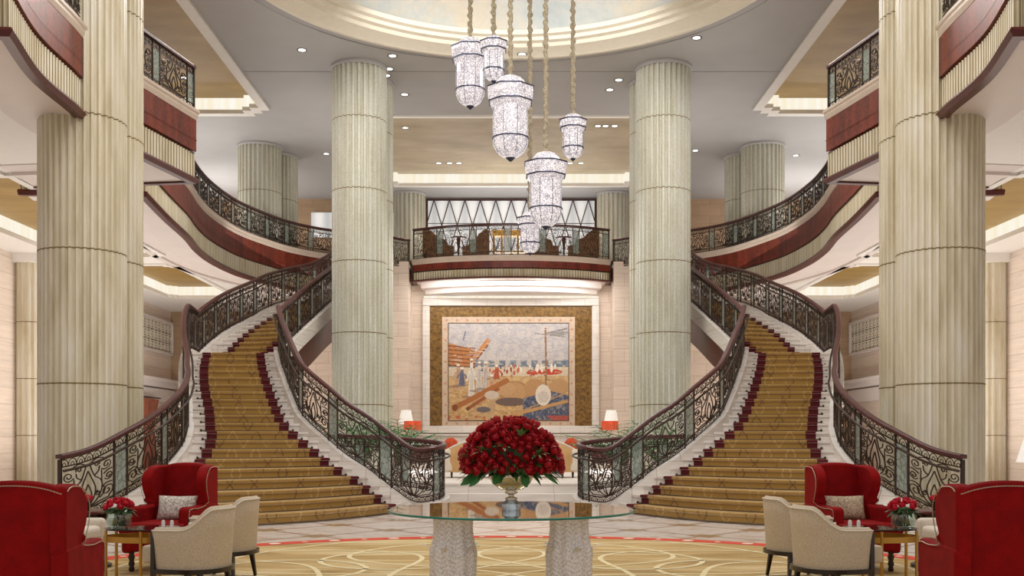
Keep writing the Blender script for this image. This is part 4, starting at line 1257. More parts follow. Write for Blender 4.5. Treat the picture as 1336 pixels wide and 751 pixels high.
# ------------------------------------------------------------------ glass table, bowl, roses
r = thing('glass_table', 'round glass table on two beaded crystal pedestals in the centre', 'table', (0, 8.6, .024))
zt = .73
mb = MB(); mb.lathe([(.001, zt - .018), (1.02, zt - .018)][::-1], 96); mb.lathe([(.001, zt), (1.02, zt)], 96); mb.build('glass_top', M['glass'], r, smooth=False)
mb = MB(); mb.lathe([(1.02, zt - .018), (1.028, zt - .013), (1.028, zt - .005), (1.02, zt)], 96); mb.build('green_edge', M['glass_edge'], r, smooth=True)
for sx in (-1, 1):
    mb = MB()
    def rf(a, z):
        return 1 + .06 * math.sin(a * 10)
    mb.lathe([(.19, 0), (.195, .06), (.185, .12), (.183, .25), (.188, .36), (.185, .40), (.172, .44), (.16, .50), (.153, .58), (.156, .66), (.165, zt - .02), (.001, zt - .02)], 60, (sx * .475, -.12, 0), rf=rf)
    ped = mb.build('pedestal', M['beaded'], r, smooth=True)
    mb = MB()
    for k in range(5):
        a = 2 * PI * k / 5 + (.0 if sx > 0 else PI)
        q = []
        for t in np.linspace(0, 1, 6):
            q.append([(sx * .475 + (.17 + .10 * t ** 1.3) * math.cos(a + (w - .5) * .5 * (1 - t * .75)), -.12 + (.17 + .10 * t ** 1.3) * math.sin(a + (w - .5) * .5 * (1 - t * .75)), .38 + .07 * math.sin(t * PI * .62)) for w in np.linspace(0, 1, 4)])
        mb.grid(q)
    mb.build('crystal_leaves', M['beaded'], ped)
r = thing('footed_bowl', 'silver footed bowl vase on the glass table holding the roses', 'vase', (0, 8.5, .7545))
mb = MB(); mb.lathe([(.03, .075), (.05, .085), (.05, .10), (.025, .105), (.022, .125), (.05, .135), (.055, .145), (.03, .155), (.09, .165), (.155, .215), (.185, .27), (.19, .315), (.182, .315), (.14, .215), (.001, .18)], 40)
mb.build('bowl', M['silver'], r, smooth=True)
mb = MB(); mb.lathe([(.001, 0), (.075, 0), (.078, .02), (.078, .05), (.065, .06), (.045, .08), (.001, .08)], 12); mb.build('foot', M['crystalbase'], r)

def rose_mesh(R, seed=0, rings=((.5, 3, 20, 88), (.78, 4, -25, 62), (1.0, 5, -65, 34))):
    """a round rose head: overlapping cupped petals on nested spheres"""
    rr = random.Random(seed)
    mb = MB()
    for q, n, l0, l1 in rings:
        for k in range(n):
            a = 2 * PI * k / n + rr.random() * .4 + q * 2
            rows = []
            for i in range(4):
                t = i / 3
                la = math.radians(l0 + (l1 - l0) * t)
                rad = R * q * (math.cos(la) + (.14 if i == 3 else 0)); hz = R * .55 + R * q * math.sin(la) * .95
                w = (2 * PI / n) * (.78 if i < 3 else .5)
                rows.append([(rad * (1 + .06 * (j == 1)) * math.cos(a + w * (j / 2 - .5) * 1.2), rad * (1 + .06 * (j == 1)) * math.sin(a + w * (j / 2 - .5) * 1.2), hz - (R * .1 if (i == 3 and j != 1) else 0)) for j in range(3)])
            mb.grid(rows)
    return mb
def leafblade(mb, p, d, L, w, mi=0, droop=.3, side=None):
    d = np.array(d, float); d /= np.linalg.norm(d)
    side = np.cross(d, (0, 0, 1)) if side is None else np.array(side, float); side /= max(np.linalg.norm(side), 1e-6)
    rows = []
    for t in np.linspace(0, 1, 5):
        c = np.array(p) + d * L * t + np.array((0, 0, -droop * L * t * t))
        ww = w * math.sin(PI * (.08 + .9 * t)) ** .8
        up = np.cross(side, d)
        rows.append([tuple(c - side * ww + up * ww * .3), tuple(c), tuple(c + side * ww + up * ww * .3)])
    mb.grid(rows, mi)
def instance(mesh, name, parent, loc, rot, sc_=1.0):
    o = bpy.data.objects.new(name, mesh); COL.objects.link(o)
    if parent is not None: o.parent = parent
    o.location = loc; o.rotation_euler = rot; o.scale = (sc_,) * 3
    return o
from mathutils import Vector
BC = np.array((0, 8.5, 1.10))
r = thing('rose_bouquet', 'big dome bouquet of red roses and green leaves in the silver bowl', 'flowers', tuple(BC))
def mesh_of(mb, name, mat):
    me = bpy.data.meshes.new(name); me.from_pydata(mb.v, [], mb.f); me.materials.append(mat); me.update()
    me.polygons.foreach_set('use_smooth', [True] * len(me.polygons)); return me
RM = [mesh_of(rose_mesh(.042, i), 'rose', M['rose']) for i in range(3)]
rest = MB()
pts = []
ga = PI * (3 - math.sqrt(5)); NR = 200
for i in range(NR):
    z = 1 - (i + .5) / NR * 1.12
    if z < -1: continue
    rad = math.sqrt(max(0, 1 - z * z)); a = ga * i
    pts.append((rad * math.cos(a), rad * math.sin(a), z))
pts.sort(key=lambda p: p[1])
cnt = 0
for i, d in enumerate(pts):
    j = .84 + .17 * random.random()
    c = (d[0] * .40 * j, d[1] * .385 * j, d[2] * (.39 if d[2] > 0 else .14) * j)
    v = Vector((d[0], d[1], d[2] * .8 + .1)); q = v.to_track_quat('Z', 'Y').to_euler()
    if cnt < 98:
        instance(RM[i % 3], 'rose', r, c, q, .72 + .4 * random.random()); cnt += 1
    else:
        tm = rose_mesh(.043, i, ((.6, 3, 0, 85), (1.0, 4, -60, 40)))
        mt = q.to_matrix()
        rest.add([tuple(mt @ Vector(p) + Vector(c)) for p in tm.v], tm.f)
o = rest.build('far_side_roses', M['rose'], r); o['kind'] = 'stuff'
mb = MB(); mb.lathe([(.001, -.06), (.15, -.06), (.26, -.03), (.31, .04), (.30, .14), (.24, .24), (.14, .30), (.001, .32)], 24); mb.build('foliage_core', M['leaf'], r, smooth=True)
mb = MB()
for i in range(240):
    a = random.random() * 2 * PI; e = random.uniform(-.3, 1.2)
    d = (math.cos(a) * math.cos(e), math.sin(a) * math.cos(e), math.sin(e))
    leafblade(mb, (d[0] * .29, d[1] * .29, d[2] * .29 if d[2] > 0 else d[2] * .12), d, random.uniform(.13, .175), .018)
for i in range(16):
    a = 2 * PI * i / 16 + random.random() * .1
    leafblade(mb, (math.cos(a) * .16, math.sin(a) * .16, -.05), (math.cos(a), math.sin(a), .1), random.uniform(.10, .15), .025, 0, .25)
mb.build('leaves', M['leaf'], r)
for (ax, ez, n) in ((-2.25, .35, 7), (-1.75, .45, 6), (-.95, .3, 8), (-1.3, .75, 7), (-2.7, .25, 6)):
    mb = MB()
    c = np.array((math.cos(ax) * .4 * math.cos(ez), math.sin(ax) * .4 * math.cos(ez), .4 * math.sin(ez)))
    for k in range(n):
        dd = c / np.linalg.norm(c) + np.array((random.uniform(-.9, .9), random.uniform(-.3, .3), random.uniform(-.3, 1.0)))
        leafblade(mb, c * .93, dd, .12, .013)
    mb.build('pale_sprig', M['leaf_light'], r)
mb = MB()
for a, L, dz, wd in ((PI + .1, .19, -.55, .04), (PI + .35, .15, -.95, .035), (-.25, .17, -.6, .018), (-1.2, .12, -1.2, .04), (-2.0, .1, -1.3, .04)):
    leafblade(mb, (math.cos(a) * .25, math.sin(a) * .2 - .05, -.03), (math.cos(a), math.sin(a) * .3 - .2, dz), L, wd, 0, .1, side=(-dz * .9, -.35, math.cos(a)))
mb.build('drooping_leaves', plain('bright green leaf', (52, 120, 48), .45, var=.25), r)

# ------------------------------------------------------------------ wing chairs
def extrude_profile(mb, prof, x0, x1, f0=None, f1=None):
    """profile in the (y, z) plane extruded along x; f = function (y,z)->x shift"""
    n = len(prof)
    vs = [((x0 + (f0(y, z) if f0 else 0)), y, z) for y, z in prof] + [((x1 + (f1(y, z) if f1 else 0)), y, z) for y, z in prof]
    mb.add(vs, [tuple(range(n)), tuple(range(n, 2 * n))[::-1]] + [(i, i + n, (i + 1) % n + n, (i + 1) % n) for i in range(n)])
def resample3(P, step):
    S = np.concatenate([[0], np.cumsum(np.linalg.norm(np.diff(P, axis=0), axis=1))]); n = max(2, int(S[-1] / step))
    q = np.linspace(0, S[-1], n)
    return np.stack([np.interp(q, S, P[:, k]) for k in range(3)], 1)
def wing_chair(label, loc, rot):
    r = thing('wing_chair', label, 'chair', loc, rot)
    Wd = .40
    def pil(c, s_, bev): 
        mb = MB(); mb.box(c, s_); return mb
    mb = pil((0, -.02, .29), (.56, .70, .18), 0); mb.build('seat_base', M['velvet'], r, mods=[BEV(.03)])
    mb = MB()
    top = []
    def cush(x, y):   # T-shaped seat cushion
        return 0
    out = [(-.24, .28), (-.24, -.27), (-.325, -.28), (-.325, -.46), (.325, -.46), (.325, -.28), (.24, -.27), (.24, .28)]
    n = len(out)
    mb.add([(x, y, .37) for x, y in out] + [(x, y, .485) for x, y in out], [tuple(range(n))[::-1], tuple(range(n, 2 * n))] + [(i, (i + 1) % n, (i + 1) % n + n, i + n) for i in range(n)])
    mb.build('seat_cushion', M['velvet'], r, smooth=True, mods=[BEV(.035, 4)])
    # back: slightly raked slab with crowned top
    mb = MB(); NX = 15
    rows = []
    def ztop(x): return 1.06 - .05 * (abs(x) / .29) ** 2.4
    for side in (0, 1):
        for t in (np.linspace(0, 1, 7) if side == 0 else np.linspace(1, 0, 7)):
            row = []
            for x in np.linspace(-.29, .29, NX):
                z = .2 + (ztop(x) - .2) * t
                y = .26 + .10 * (z - .2) + (0 if side == 0 else .13) + (.02 * (abs(x) / .29) ** 2 if side == 0 else -.012 * (abs(x) / .29) ** 2)
                row.append((x, y, z))
            rows.append(row)
    rows.append(rows[0])
    mb.grid(rows)
    m = len(rows) - 1
    for col in (0, NX - 1):
        mb.add([rows[i][col] for i in range(m)], [tuple(range(m)) if col else tuple(range(m))[::-1]])
    mb.build('backrest', M['velvet'], r, smooth=True, mods=[BEV(.03, 3)], autos=50)
    for sx in (-1, 1):
        # wing: silhouette in side view, flaring outward at its front edge
        prof = [tuple(p) for p in spline([(.46, .60), (.46, .85), (.455, 1.0), (.40, 1.03), (.30, 1.035), (.18, 1.02), (.09, .96), (.055, .88), (.075, .78), (.12, .70), (.13, .62)], 4)]
        flare = lambda y, z: sx * .028 * max(0, (.30 - y)) / .25 * (1 if z > .66 else .4)
        mb = MB(); a, b = (sx * .215, sx * .315)
        if sx > 0: extrude_profile(mb, prof, a, b, flare, flare)
        else: extrude_profile(mb, prof, b, a, flare, flare)
        mb.build('wing', M['velvet'], r, smooth=True, mods=[BEV(.028, 3)], autos=50)
        prof = [(.44, .18), (.46, .64), (.15, .655), (.10, .635), (-.10, .632), (-.28, .64), (-.335, .628), (-.35, .58), (-.345, .18)]
        fl = lambda y, z: sx * .02 * max(0, min(1, (.1 - y) / .4))
        mb = MB(); a, b = (sx * .22, sx * .325)
        if sx > 0: extrude_profile(mb, prof, a, b, fl, fl)
        else: extrude_profile(mb, prof, b, a, fl, fl)
        mb.build('arm', M['velvet'], r, smooth=True, mods=[BEV(.025, 3)], autos=50)
        # nailhead piping along the outer edge
        edge = [(.455, 1.005), (.40, 1.025), (.30, 1.03), (.18, 1.015), (.095, .955), (.06, .88), (.08, .78), (.122, .70), (.10, .645), (-.10, .625), (-.28, .628), (-.34, .57), (-.338, .22)]
        E = spline(edge, 6); mb = MB()
        full = [(sx * .328 + (flare(y, z) if z > .66 else fl(y, z)), y * 1.0 + .012, z - .012) for y, z in E]
        F = resample3(np.array(full), .006)
        mb.tube([tuple(q) for q in F], [.0042 if i % 3 else .002 for i in range(len(F))], 5)
        mb.build('nailhead_trim', M['nail'], r)
    mb = MB()
    F = [(x, .485, ztop(min(.29, abs(x))) - .03) for x in np.linspace(-.30, .30, 100)]
    mb.tube(F, [.0042 if i % 3 else .002 for i in range(len(F))], 5)
    mb.build('back_nailhead_trim', M['nail'], r)
    for sx, sy in ((-1, -1), (1, -1), (-1, 1), (1, 1)):
        mb = MB(); c = (sx * .26, -.30 if sy < 0 else .36, 0)
        if sy < 0:
            mb.lathe([(.022, 0), (.03, .02), (.022, .045), (.032, .075), (.022, .105), (.034, .14), (.024, .17), (.034, .2)], 12, c)
        else:
            mb.lathe([(.018, 0), (.03, .2)], 8, c)
        mb.build('leg', M['ebony'], r, smooth=True)
    return r
CZ = .024
near = wing_chair('red velvet wing chair in the left foreground seen from behind', (-3.10, 6.75, CZ), PI + .13)
dup(near, (3.10, 6.75, CZ), PI - .13, 'red velvet wing chair in the right foreground seen from behind')
dup(near, (-3.46, 10.5, CZ), math.radians(-7), 'red velvet wing chair facing the camera at the foot of the left staircase')
dup(near, (3.46, 10.5, CZ), math.radians(7), 'red velvet wing chair facing the camera at the foot of the right staircase')

def pillow(label, mat, loc, rz):
    mb = MB(); n = 14
    rows = []
    for side in (1, -1):
        for i in (range(n + 1) if side == 1 else range(n, -1, -1)):
            row = []
            for j in range(n + 1):
                u, v = i / n * 2 - 1, j / n * 2 - 1
                t = max(0, (1 - abs(u) ** 3)) ** .5 * max(0, (1 - abs(v) ** 3)) ** .5
                pin = 1 - .06 * (1 - abs(u)) * abs(v) ** 2
                row.append((.21 * u * (1 - .05 * (1 - abs(v) ** 2) * abs(u)), -side * .065 * t, .125 * v * pin))
            rows.append(row)
    mb.grid(rows)
    o = mb.build('pillow', mat, None, (0, 0, 0), smooth=True)
    o.location = loc; o.rotation_euler = (math.radians(-14), 0, rz)
    return tag(o, label, 'pillow')
pillow('grey and white damask pillow on the left camera-facing red wing chair', M['damask'], (-3.43, 10.62, .628), math.radians(-7))
pillow('gold and ivory damask pillow on the right camera-facing red wing chair', M['damask_gold'], (3.43, 10.62, .628), math.radians(7))

# ------------------------------------------------------------------ barrel chairs
def barrel_chair(label, loc, rot):
    r = thing('barrel_chair', label, 'chair', loc, rot)
    RX, RY = .275, .30
    A = np.linspace(-1, 1, 33)
    def pos(a, off):
        th = PI / 2 + a * math.radians(122)
        # superellipse tub plan, open toward -y
        x = (RX + off) * math.copysign(abs(math.cos(th)) ** .8, math.cos(th)); y = (RY + off) * math.copysign(abs(math.sin(th)) ** .8, math.sin(th))
        return x, y
    def ht(a):
        t = abs(a)
        q = 1 - min(1, max(0, (t - .22) / .45)); q = q * q * (3 - 2 * q)
        return .585 + .165 * q - .02 * max(0, (t - .7))
    outer, inner = MB(), MB()
    rows = []
    for f in (0, .35, .7, 1.0):
        rows.append([(*pos(a, .0 + .03 * f), .26 + (ht(a) - .26) * f) for a in A])
    rows.append([(*pos(a, .0), ht(a) + .025) for a in A])
    rows.append([(*pos(a, -.045), ht(a) + .012) for a in A])
    for f in (.7, .3, 0):
        rows.append([(*pos(a, -.06), .26 + (ht(a) - .26) * f) for a in A])
    rows.append(rows[0])
    outer.grid(rows)
    m = len(rows) - 1
    for col in (0, len(A) - 1):
        outer.add([rows[i][col] for i in range(m)], [tuple(range(m))])
    outer.build('back_shell', M['linen'], r, smooth=True, autos=60)
    for off, f in ((.034, 0.985), ):
        mb = MB(); mb.tube([(*pos(a, .03), ht(a) - .002) for a in A], .008, 5); mb.build('piping', M['ivory'], r, smooth=True)
    mb = MB(); pts = [pos(a, -.055) for a in A]
    fy = -.33
    ring = [(pts[0][0] * .97, fy)] if False else []
    pl = pts + [(pts[-1][0] * .9, -.36), (pts[0][0] * .9, -.36)]
    n = len(pl)
    mb.add([(x, y, .30) for x, y in pl] + [(x, y, .445) for x, y in pl], [tuple(range(n))[::-1], tuple(range(n, 2 * n))] + [(i, (i + 1) % n, (i + 1) % n + n, i + n) for i in range(n)])
    mb.build('seat_cushion', M['linen'], r, mods=[BEV(.025)])
    mb = MB(); pl = [pos(a, .028) for a in A]
    n = len(pl)
    mb.add([(x, y, .235) for x, y in pl] + [(x, y, .272) for x, y in pl], [tuple(range(n))[::-1], tuple(range(n, 2 * n))] + [(i, (i + 1) % n, (i + 1) % n + n, i + n) for i in range(n)])
    mb.build('wood_rail', M['ebony'], r)
    for sx in (-1, 1):
        p = pos(sx * 1.0 * -1, .01)
        mb = MB(); x, y = p
        mb.tube([(x, y - .02, 0), (x, y - .01, .24), (x, y - .012, .575)], [.018, .026, .022], 4); mb.build('front_leg', M['ebony'], r)
        mb = MB(); x, y = pos(sx * -.42, -.02)
        mb.tube([(x * 1.15, y * 1.15, 0), (x, y, .24)], [.017, .028], 4); mb.build('rear_leg', M['ebony'], r)
    return r
bc = barrel_chair('oatmeal barrel chair with dark legs in the left foreground, nearest the camera', (-2.62, 8.5, CZ), math.radians(-104))
dup(bc, (2.64, 8.5, CZ), math.radians(104), 'oatmeal barrel chair with dark legs in the right foreground, nearest the camera')
dup(bc, (-2.72, 9.75, CZ), math.radians(-100), 'oatmeal barrel chair half hidden behind the nearest left one')
dup(bc, (2.72, 9.75, CZ), math.radians(100), 'oatmeal barrel chair half hidden behind the nearest right one')

# ------------------------------------------------------------------ coffee tables with flowers
def coffee_table(label, x, y):
    r = thing('coffee_table', label, 'table', (x, y, CZ), 0)
    a, b = .40, .24
    mb = MB(); mb.lathe([(.001, .52), (.97, .52), (1.0, .528), (.97, .535), (.001, .535)], 48, sx=a, sy=b); mb.build('glass_top', M['darkglass'], r, smooth=True, autos=30)
    mb = MB(); mb.lathe([(1.0, .42), (1.0, .47), (.97, .47), (.97, .42), (1.0, .42)], 48, sx=a, sy=b); mb.build('brass_band', M['brass'], r)
    for k in range(6):
        t = 2 * PI * (k + .5) / 6
        mb = MB(); mb.tube([(a * .99 * math.cos(t), b * .99 * math.sin(t), z) for z in (0, .52)], .014, 6); mb.build('leg', M['brass'], r)
    mb = MB(); mb.tube([(a * .99 * math.cos(t), b * .99 * math.sin(t), .05) for t in np.linspace(0, 2 * PI, 40)[:-1]], .011, 5, closed=True); mb.build('lower_ring', M['brass'], r)
    mb = MB()
    for k in range(4):
        t0 = 2 * PI * k / 4
        mb.tube([(a * q * math.cos(t0 + 1.2 * (1 - q)), b * q * math.sin(t0 + 1.2 * (1 - q)), .05) for q in np.linspace(0, .99, 8)], .009, 4)
    mb.build('scrolled_stretcher', M['brass'], r)
    return r
for s in (1, -1):
    sd = SIDE[s]
    tx, ty = -3.16 * s, 9.06
    coffee_table('oval brass coffee table with dark glass top among the %s chairs' % sd, tx, ty)
    zt = CZ + .536
    vx, vy = tx - .26 * s, ty - .03
    mb = MB(); mb.lathe([(.001, .004), (.085, .004), (.1, .02), (.105, .10), (.095, .16), (.092, .16), (.098, .10), (.09, .02), (.001, .014)], 28)
    o = mb.build('glass_vase', M['vaseglass'], None, (0, 0, 0), smooth=True); o.location = (vx, vy, zt)
    tag(o, 'round clear glass vase of stems on the %s brass coffee table' % sd, 'vase')
    f = thing('flower_posy', 'tight posy of crimson roses in the glass vase on the %s coffee table' % sd, 'flowers', (vx, vy, zt + .17))
    mr = mesh_of(rose_mesh(.034, 3), 'rose', M['rose_pink'])
    for i in range(13):
        z = 1 - (i + .5) / 13 * .9; rad = math.sqrt(1 - z * z); a = ga * i
        v = Vector((rad * math.cos(a), rad * math.sin(a), z + .1)); instance(mr, 'rose', f, (rad * math.cos(a) * .10, rad * math.sin(a) * .10, z * .065), v.to_track_quat('Z', 'Y').to_euler(), .9)
    mb = MB()
    for i in range(26):
        a = 2 * PI * i / 26; leafblade(mb, (.04 * math.cos(a), .04 * math.sin(a), -.02), (math.cos(a), math.sin(a), random.uniform(-.2, .3)), .12, .02)
    for i in range(14):
        a = 2 * PI * i / 14; mb.tube([(.03 * math.cos(a), .03 * math.sin(a), 0), (.055 * math.cos(a + 1), .055 * math.sin(a + 1), -.15)], .007, 5)
    mb.lathe([(.001, -.05), (.08, -.04), (.085, .0), (.001, .02)], 14)
    mb.build('leaves_and_stems', M['leaf'], f)
    for q, nm in ((.0, 'left of the pair'), (.075, 'right of the pair')):
        mb = MB(); mb.lathe([(.001, 0), (.016, 0), (.016, .055), (.011, .068), (.001, .07)], 12)
        o = mb.build('shaker', M['candle'], None, (0, 0, 0), smooth=True, autos=40); o.location = (tx + .17 * s - .04 + q, ty - .05, zt)
        tag(o, 'white porcelain shaker on the %s coffee table, %s' % (sd, nm), 'shaker')
    # side table with flower glass behind
    r = thing('side_table', 'small dark round side table by the foot of the %s outer stair railing' % sd, 'table', (-4.28 * s, 10.6, CZ))
    mb = MB(); mb.lathe([(.001, .55), (.25, .55), (.26, .565), (.25, .58), (.001, .58)], 32); mb.build('tabletop', M['mahog'], r, smooth=True, autos=30)
    mb = MB(); mb.lathe([(.06, .06), (.035, .2), (.05, .35), (.14, .5), (.15, .55)], 16); mb.build('pedestal', M['ebony'], r, smooth=True)
    mb = MB(); mb.lathe([(.18, 0), (.18, .03), (.06, .07)], 20); mb.build('foot', M['ebony'], r)
    zz = CZ + .58
    mb = MB(); mb.lathe([(.001, .0), (.045, .0), (.045, .09), (.042, .09), (.042, .01), (.001, .01)], 16); o = mb.build('flower_glass', M['ebony'], None, (0, 0, 0)); o.location = (-4.32 * s, 10.5, zz)
    tag(o, 'dark tumbler of red flowers on the %s side table' % sd, 'vase')
    f = thing('flower_posy', 'small clump of red roses in the tumbler on the %s side table' % sd, 'flowers', (-4.32 * s, 10.5, zz + .1))
    for i in range(7):
        z = 1 - (i + .5) / 7 * .8; rad = math.sqrt(1 - z * z); a = ga * i
        instance(mr, 'rose', f, (rad * math.cos(a) * .06, rad * math.sin(a) * .06, z * .03), (0, 0, a), .9)
    mb = MB()
    for i in range(10):
        a = 2 * PI * i / 10; mb.tube([(.02 * math.cos(a), .02 * math.sin(a), .0), (.03 * math.cos(a), .03 * math.sin(a), -.08)], .006, 4)
    mb.build('stems', M['leaf'], f)
    # pale armchair mostly hidden behind the near wing chair
    r = thing('armchair', 'ivory armchair mostly hidden behind the %s foreground wing chair' % sd, 'chair', (-4.12 * s, 9.3, CZ), (PI / 2) * s)
    mb = MB(); mb.box((0, -.02, .28), (.62, .66, .24)); mb.build('seat_base', M['ivory'], r, mods=[BEV(.03)])
    mb = MB(); mb.box((0, -.06, .45), (.46, .58, .13)); mb.build('seat_cushion', M['ivory'], r, mods=[BEV(.04)])
    mb = MB(); mb.box((0, .32, .5), (.62, .14, .62)); mb.build('backrest', M['ivory'], r, mods=[BEV(.05)])
    for sx in (-1, 1):
        mb = MB(); mb.box((sx * .28, -.02, .42), (.11, .68, .32)); mb.build('arm', M['ivory'], r, mods=[BEV(.04)])
        for sy in (-1, 1):
            mb = MB(); mb.lathe([(.018, 0), (.028, .17)], 8, (sx * .26, sy * .27, 0)); mb.build('leg', M['ebony'], r)

# ------------------------------------------------------------------ platform: sofa, lamps, palms
PZF = .36
r = thing('sofa', 'long tan sofa with arched back seen from behind, behind the roses', 'sofa', (0, 25.4, PZF))
mb = MB(); rows = []
def topz(x): return .93 - .34 * max(0, (abs(x) - .55) / 1.1) ** 2.2
for yy, zlow in ((-.42, .14), ):
    pass
xs = np.linspace(-1.65, 1.65, 29)
rows = [[(x, -.44 + .25 * (abs(x) / 1.65) ** 4, .14) for x in xs], [(x, -.46 + .25 * (abs(x) / 1.65) ** 4, .14 + (topz(x) - .14) * .6) for x in xs], [(x, -.42 + .25 * (abs(x) / 1.65) ** 4, topz(x)) for x in xs],
        [(x, -.36 + .25 * (abs(x) / 1.65) ** 4, topz(x) + .02) for x in xs], [(x, -.28 + .25 * (abs(x) / 1.65) ** 4, topz(x) - .02) for x in xs], [(x, -.26 + .25 * (abs(x) / 1.65) ** 4, .4) for x in xs]]
mb.grid(rows); mb.build('backrest', M['tan'], r, smooth=True)
mb = MB(); mb.tube([(x, -.37 + .25 * (abs(x) / 1.65) ** 4, topz(x) + .02) for x in xs], .035, 8); mb.build('top_roll', M['ivory'], r, smooth=True)
for sx in (-1, 1):
    mb = MB(); mb.box((sx * 1.55, .1, .42), (.2, .8, .55)); mb.build('arm', M['ivory'], r, mods=[BEV(.07)])
mb = MB(); mb.box((0, .1, .3), (3.0, .8, .3)); mb.build('seat', M['ivory'], r, mods=[BEV(.05)])
for sx in (-1.45, -.5, .5, 1.25, 1.5):
    mb = MB(); mb.lathe([(.02, 0), (.032, .16)], 8, (sx, -.2, 0)); mb.build('leg', M['ebony'], r)
for x, sd in ((-1.5, 'left'), (1.5, 'right')):
    mb = MB(); mb.lathe([(.001, -.2), (.13, -.14), (.2, 0), (.13, .14), (.001, .2)], 14, (0, 0, 0)); o = mb.build('cushion', M['coral_cloth'], None, (0, 0, 0), smooth=True)
    o.location = (x, 25.75, PZF + .8); o.rotation_euler = (.3, .2, 0); o.scale = (1, .5, 1); tag(o, 'coral cushion at the %s end of the tan sofa' % sd, 'cushion')
for s in (1, -1):
    sd = SIDE[s]
    x = -3.22 * s; y = 33.6
    r = thing('sideboard', 'low dark sideboard against the tapestry wall on the ' + sd, 'sideboard', (x, y, PZF))
    mb = MB(); mb.box((0, .1, .45), (1.2, .45, .6)); mb.build('cabinet', M['panelwood'], r, mods=[BEV(.02, 2)])
    mb = MB(); mb.box((0, .1, .77), (1.3, .5, .05)); mb.build('top', M['marble_white'], r)
    for sx in (-1, 1):
        for sy in (-.1, .3):
            mb = MB(); mb.lathe([(.02, 0), (.035, .15)], 8, (sx * .52, sy, 0)); mb.build('leg', M['ebony'], r)
    r = thing('table_lamp', 'table lamp with orange drum shade on the %s sideboard' % sd, 'lamp', (x + .02 * s, y, PZF + .795))
    mb = MB(); mb.lathe([(.09, 0), (.1, .02), (.04, .05), (.08, .2), (.06, .34), (.015, .42), (.015, .5)], 16); mb.build('base', M['ceramic'], r, smooth=True)
    mb = MB(); mb.lathe([(.28, .43), (.28, .72)], 32); mb.build('lamp_shade', M['shade_orange'], r, smooth=True)
    x2 = (-3.62 if s == 1 else 3.44)
    r = thing('floor_lamp', 'floor lamp with pale tapered shade behind the %s sideboard' % sd, 'lamp', (x2, 35.6, PZF))
    mb = MB(); mb.lathe([(.16, 0), (.16, .03), (.02, .05)], 20); mb.build('base', M['brass'], r)
    mb = MB(); mb.tube([(0, 0, .04), (0, 0, 1.5)], .015, 8); mb.build('pole', M['brass'], r)
    mb = MB(); mb.lathe([(.26, 1.45), (.17, 1.92)], 28); mb.build('lamp_shade', M['shade_white'], r, smooth=True)
    # palms
    for (px_, py_, hh, lab) in ((-2.4, 22.3, 1.3, 'nearer'), (-3.55, 25.0, 1.5, 'farther')):
        r = thing('potted_palm', 'green potted palm behind the curl of the %s inner railing, %s one' % (sd, lab), 'plant', (px_ * s, py_, PZF))
        mb = MB(); mb.lathe([(.001, 0), (.15, 0), (.2, .35), (.22, .36), (.2, .38), (.001, .36)], 20); mb.build('pot', M['ceramic'], r, smooth=True, autos=40)
        mb = MB()
        R2 = random.Random(3 if s == 1 else 9)
        for k in range(24):
            a = 2 * PI * k / 24 + R2.random() * .3; el = R2.uniform(.75, 1.45); L = hh * R2.uniform(.75, 1.1)
            d = np.array((math.cos(a) * math.cos(el), math.sin(a) * math.cos(el), math.sin(el)))
            pts = [np.array((0, 0, .36)) + d * L * t + np.array((math.cos(a), math.sin(a), -1.1)) * .26 * L * t * t for t in np.linspace(0, 1, 9)]
            mb.tube([tuple(p) for p in pts], .008, 3)
            for i in range(2, 9):
                tg = pts[i] - pts[i - 1]; tg = tg / np.linalg.norm(tg)
                sd_ = np.cross(tg, (0, 0, 1)); sd_ = sd_ / max(np.linalg.norm(sd_), 1e-6)
                for q in (-1, 1):
                    leafblade(mb, pts[i], sd_ * q + tg * .8, .26 * L * math.sin(PI * (i / 10)), .026, 0, .25)
        mb.build('fronds', M['palm'], r)
# lamp at the right edge
r = thing('table_lamp', 'white table lamp cut by the right edge of the picture', 'lamp', (5.63, 11.0, CZ))
mb = MB(); mb.lathe([(.25, .5), (.26, .53), (.001, .54)], 20); mb.lathe([(.18, 0), (.03, .05), (.03, .5)], 16); mb.build('stand', M['mahog'], r)
mb = MB(); mb.lathe([(.09, .54), (.1, .56), (.05, .62), (.08, .8), (.03, .95), (.015, 1.05)], 16); mb.build('base', M['ceramic'], r, smooth=True)
mb = MB(); mb.lathe([(.24, 1.06), (.13, 1.42)], 28); mb.build('lamp_shade', M['shade_white'], r, smooth=True)

# repeats share a group phrase
GROUPS = {'wing_chair': 'red velvet wing chairs in the lobby seating', 'barrel_chair': 'oatmeal barrel chairs in the lobby seating', 'fluted_column': 'fluted stone columns of the atrium',
          'fluted_pilaster': 'fluted pilasters on the side walls', 'settee': 'brocade settees on the central balcony', 'pedestal_table': 'pedestal tables on the central balcony', 'coffee_table': 'brass coffee tables',
          'side_table': 'dark round side tables', 'flower_posy': 'small red flower arrangements', 'glass_vase': 'glass vases on the coffee tables', 'shaker': 'white shakers on the coffee tables', 'pillow': 'damask pillows on the wing chairs',
          'staircase': 'pair of curved staircases', 'stair_runner': 'pair of stair runners', 'stair_railing': 'stair railings', 'balcony': 'balcony fronts around the atrium', 'balcony_railing': 'balcony railings', 'gallery_railing': 'gallery railings',
          'downlight': 'ceiling downlights', 'potted_palm': 'potted palms by the stairs', 'cushion': 'loose cushions', 'table_lamp': 'table lamps', 'floor_lamp': 'floor lamps', 'wall_grille': 'wall grilles', 'armchair': 'ivory armchairs',
          'flower_glass': 'tumblers on the side tables', 'sideboard': 'sideboards by the tapestry wall'}
for o in list(sc.objects):
    if o.parent is None and 'label' in o and 'group' not in o:
        g = GROUPS.get(o.name.split('.')[0])
        if g:
            o['group'] = g

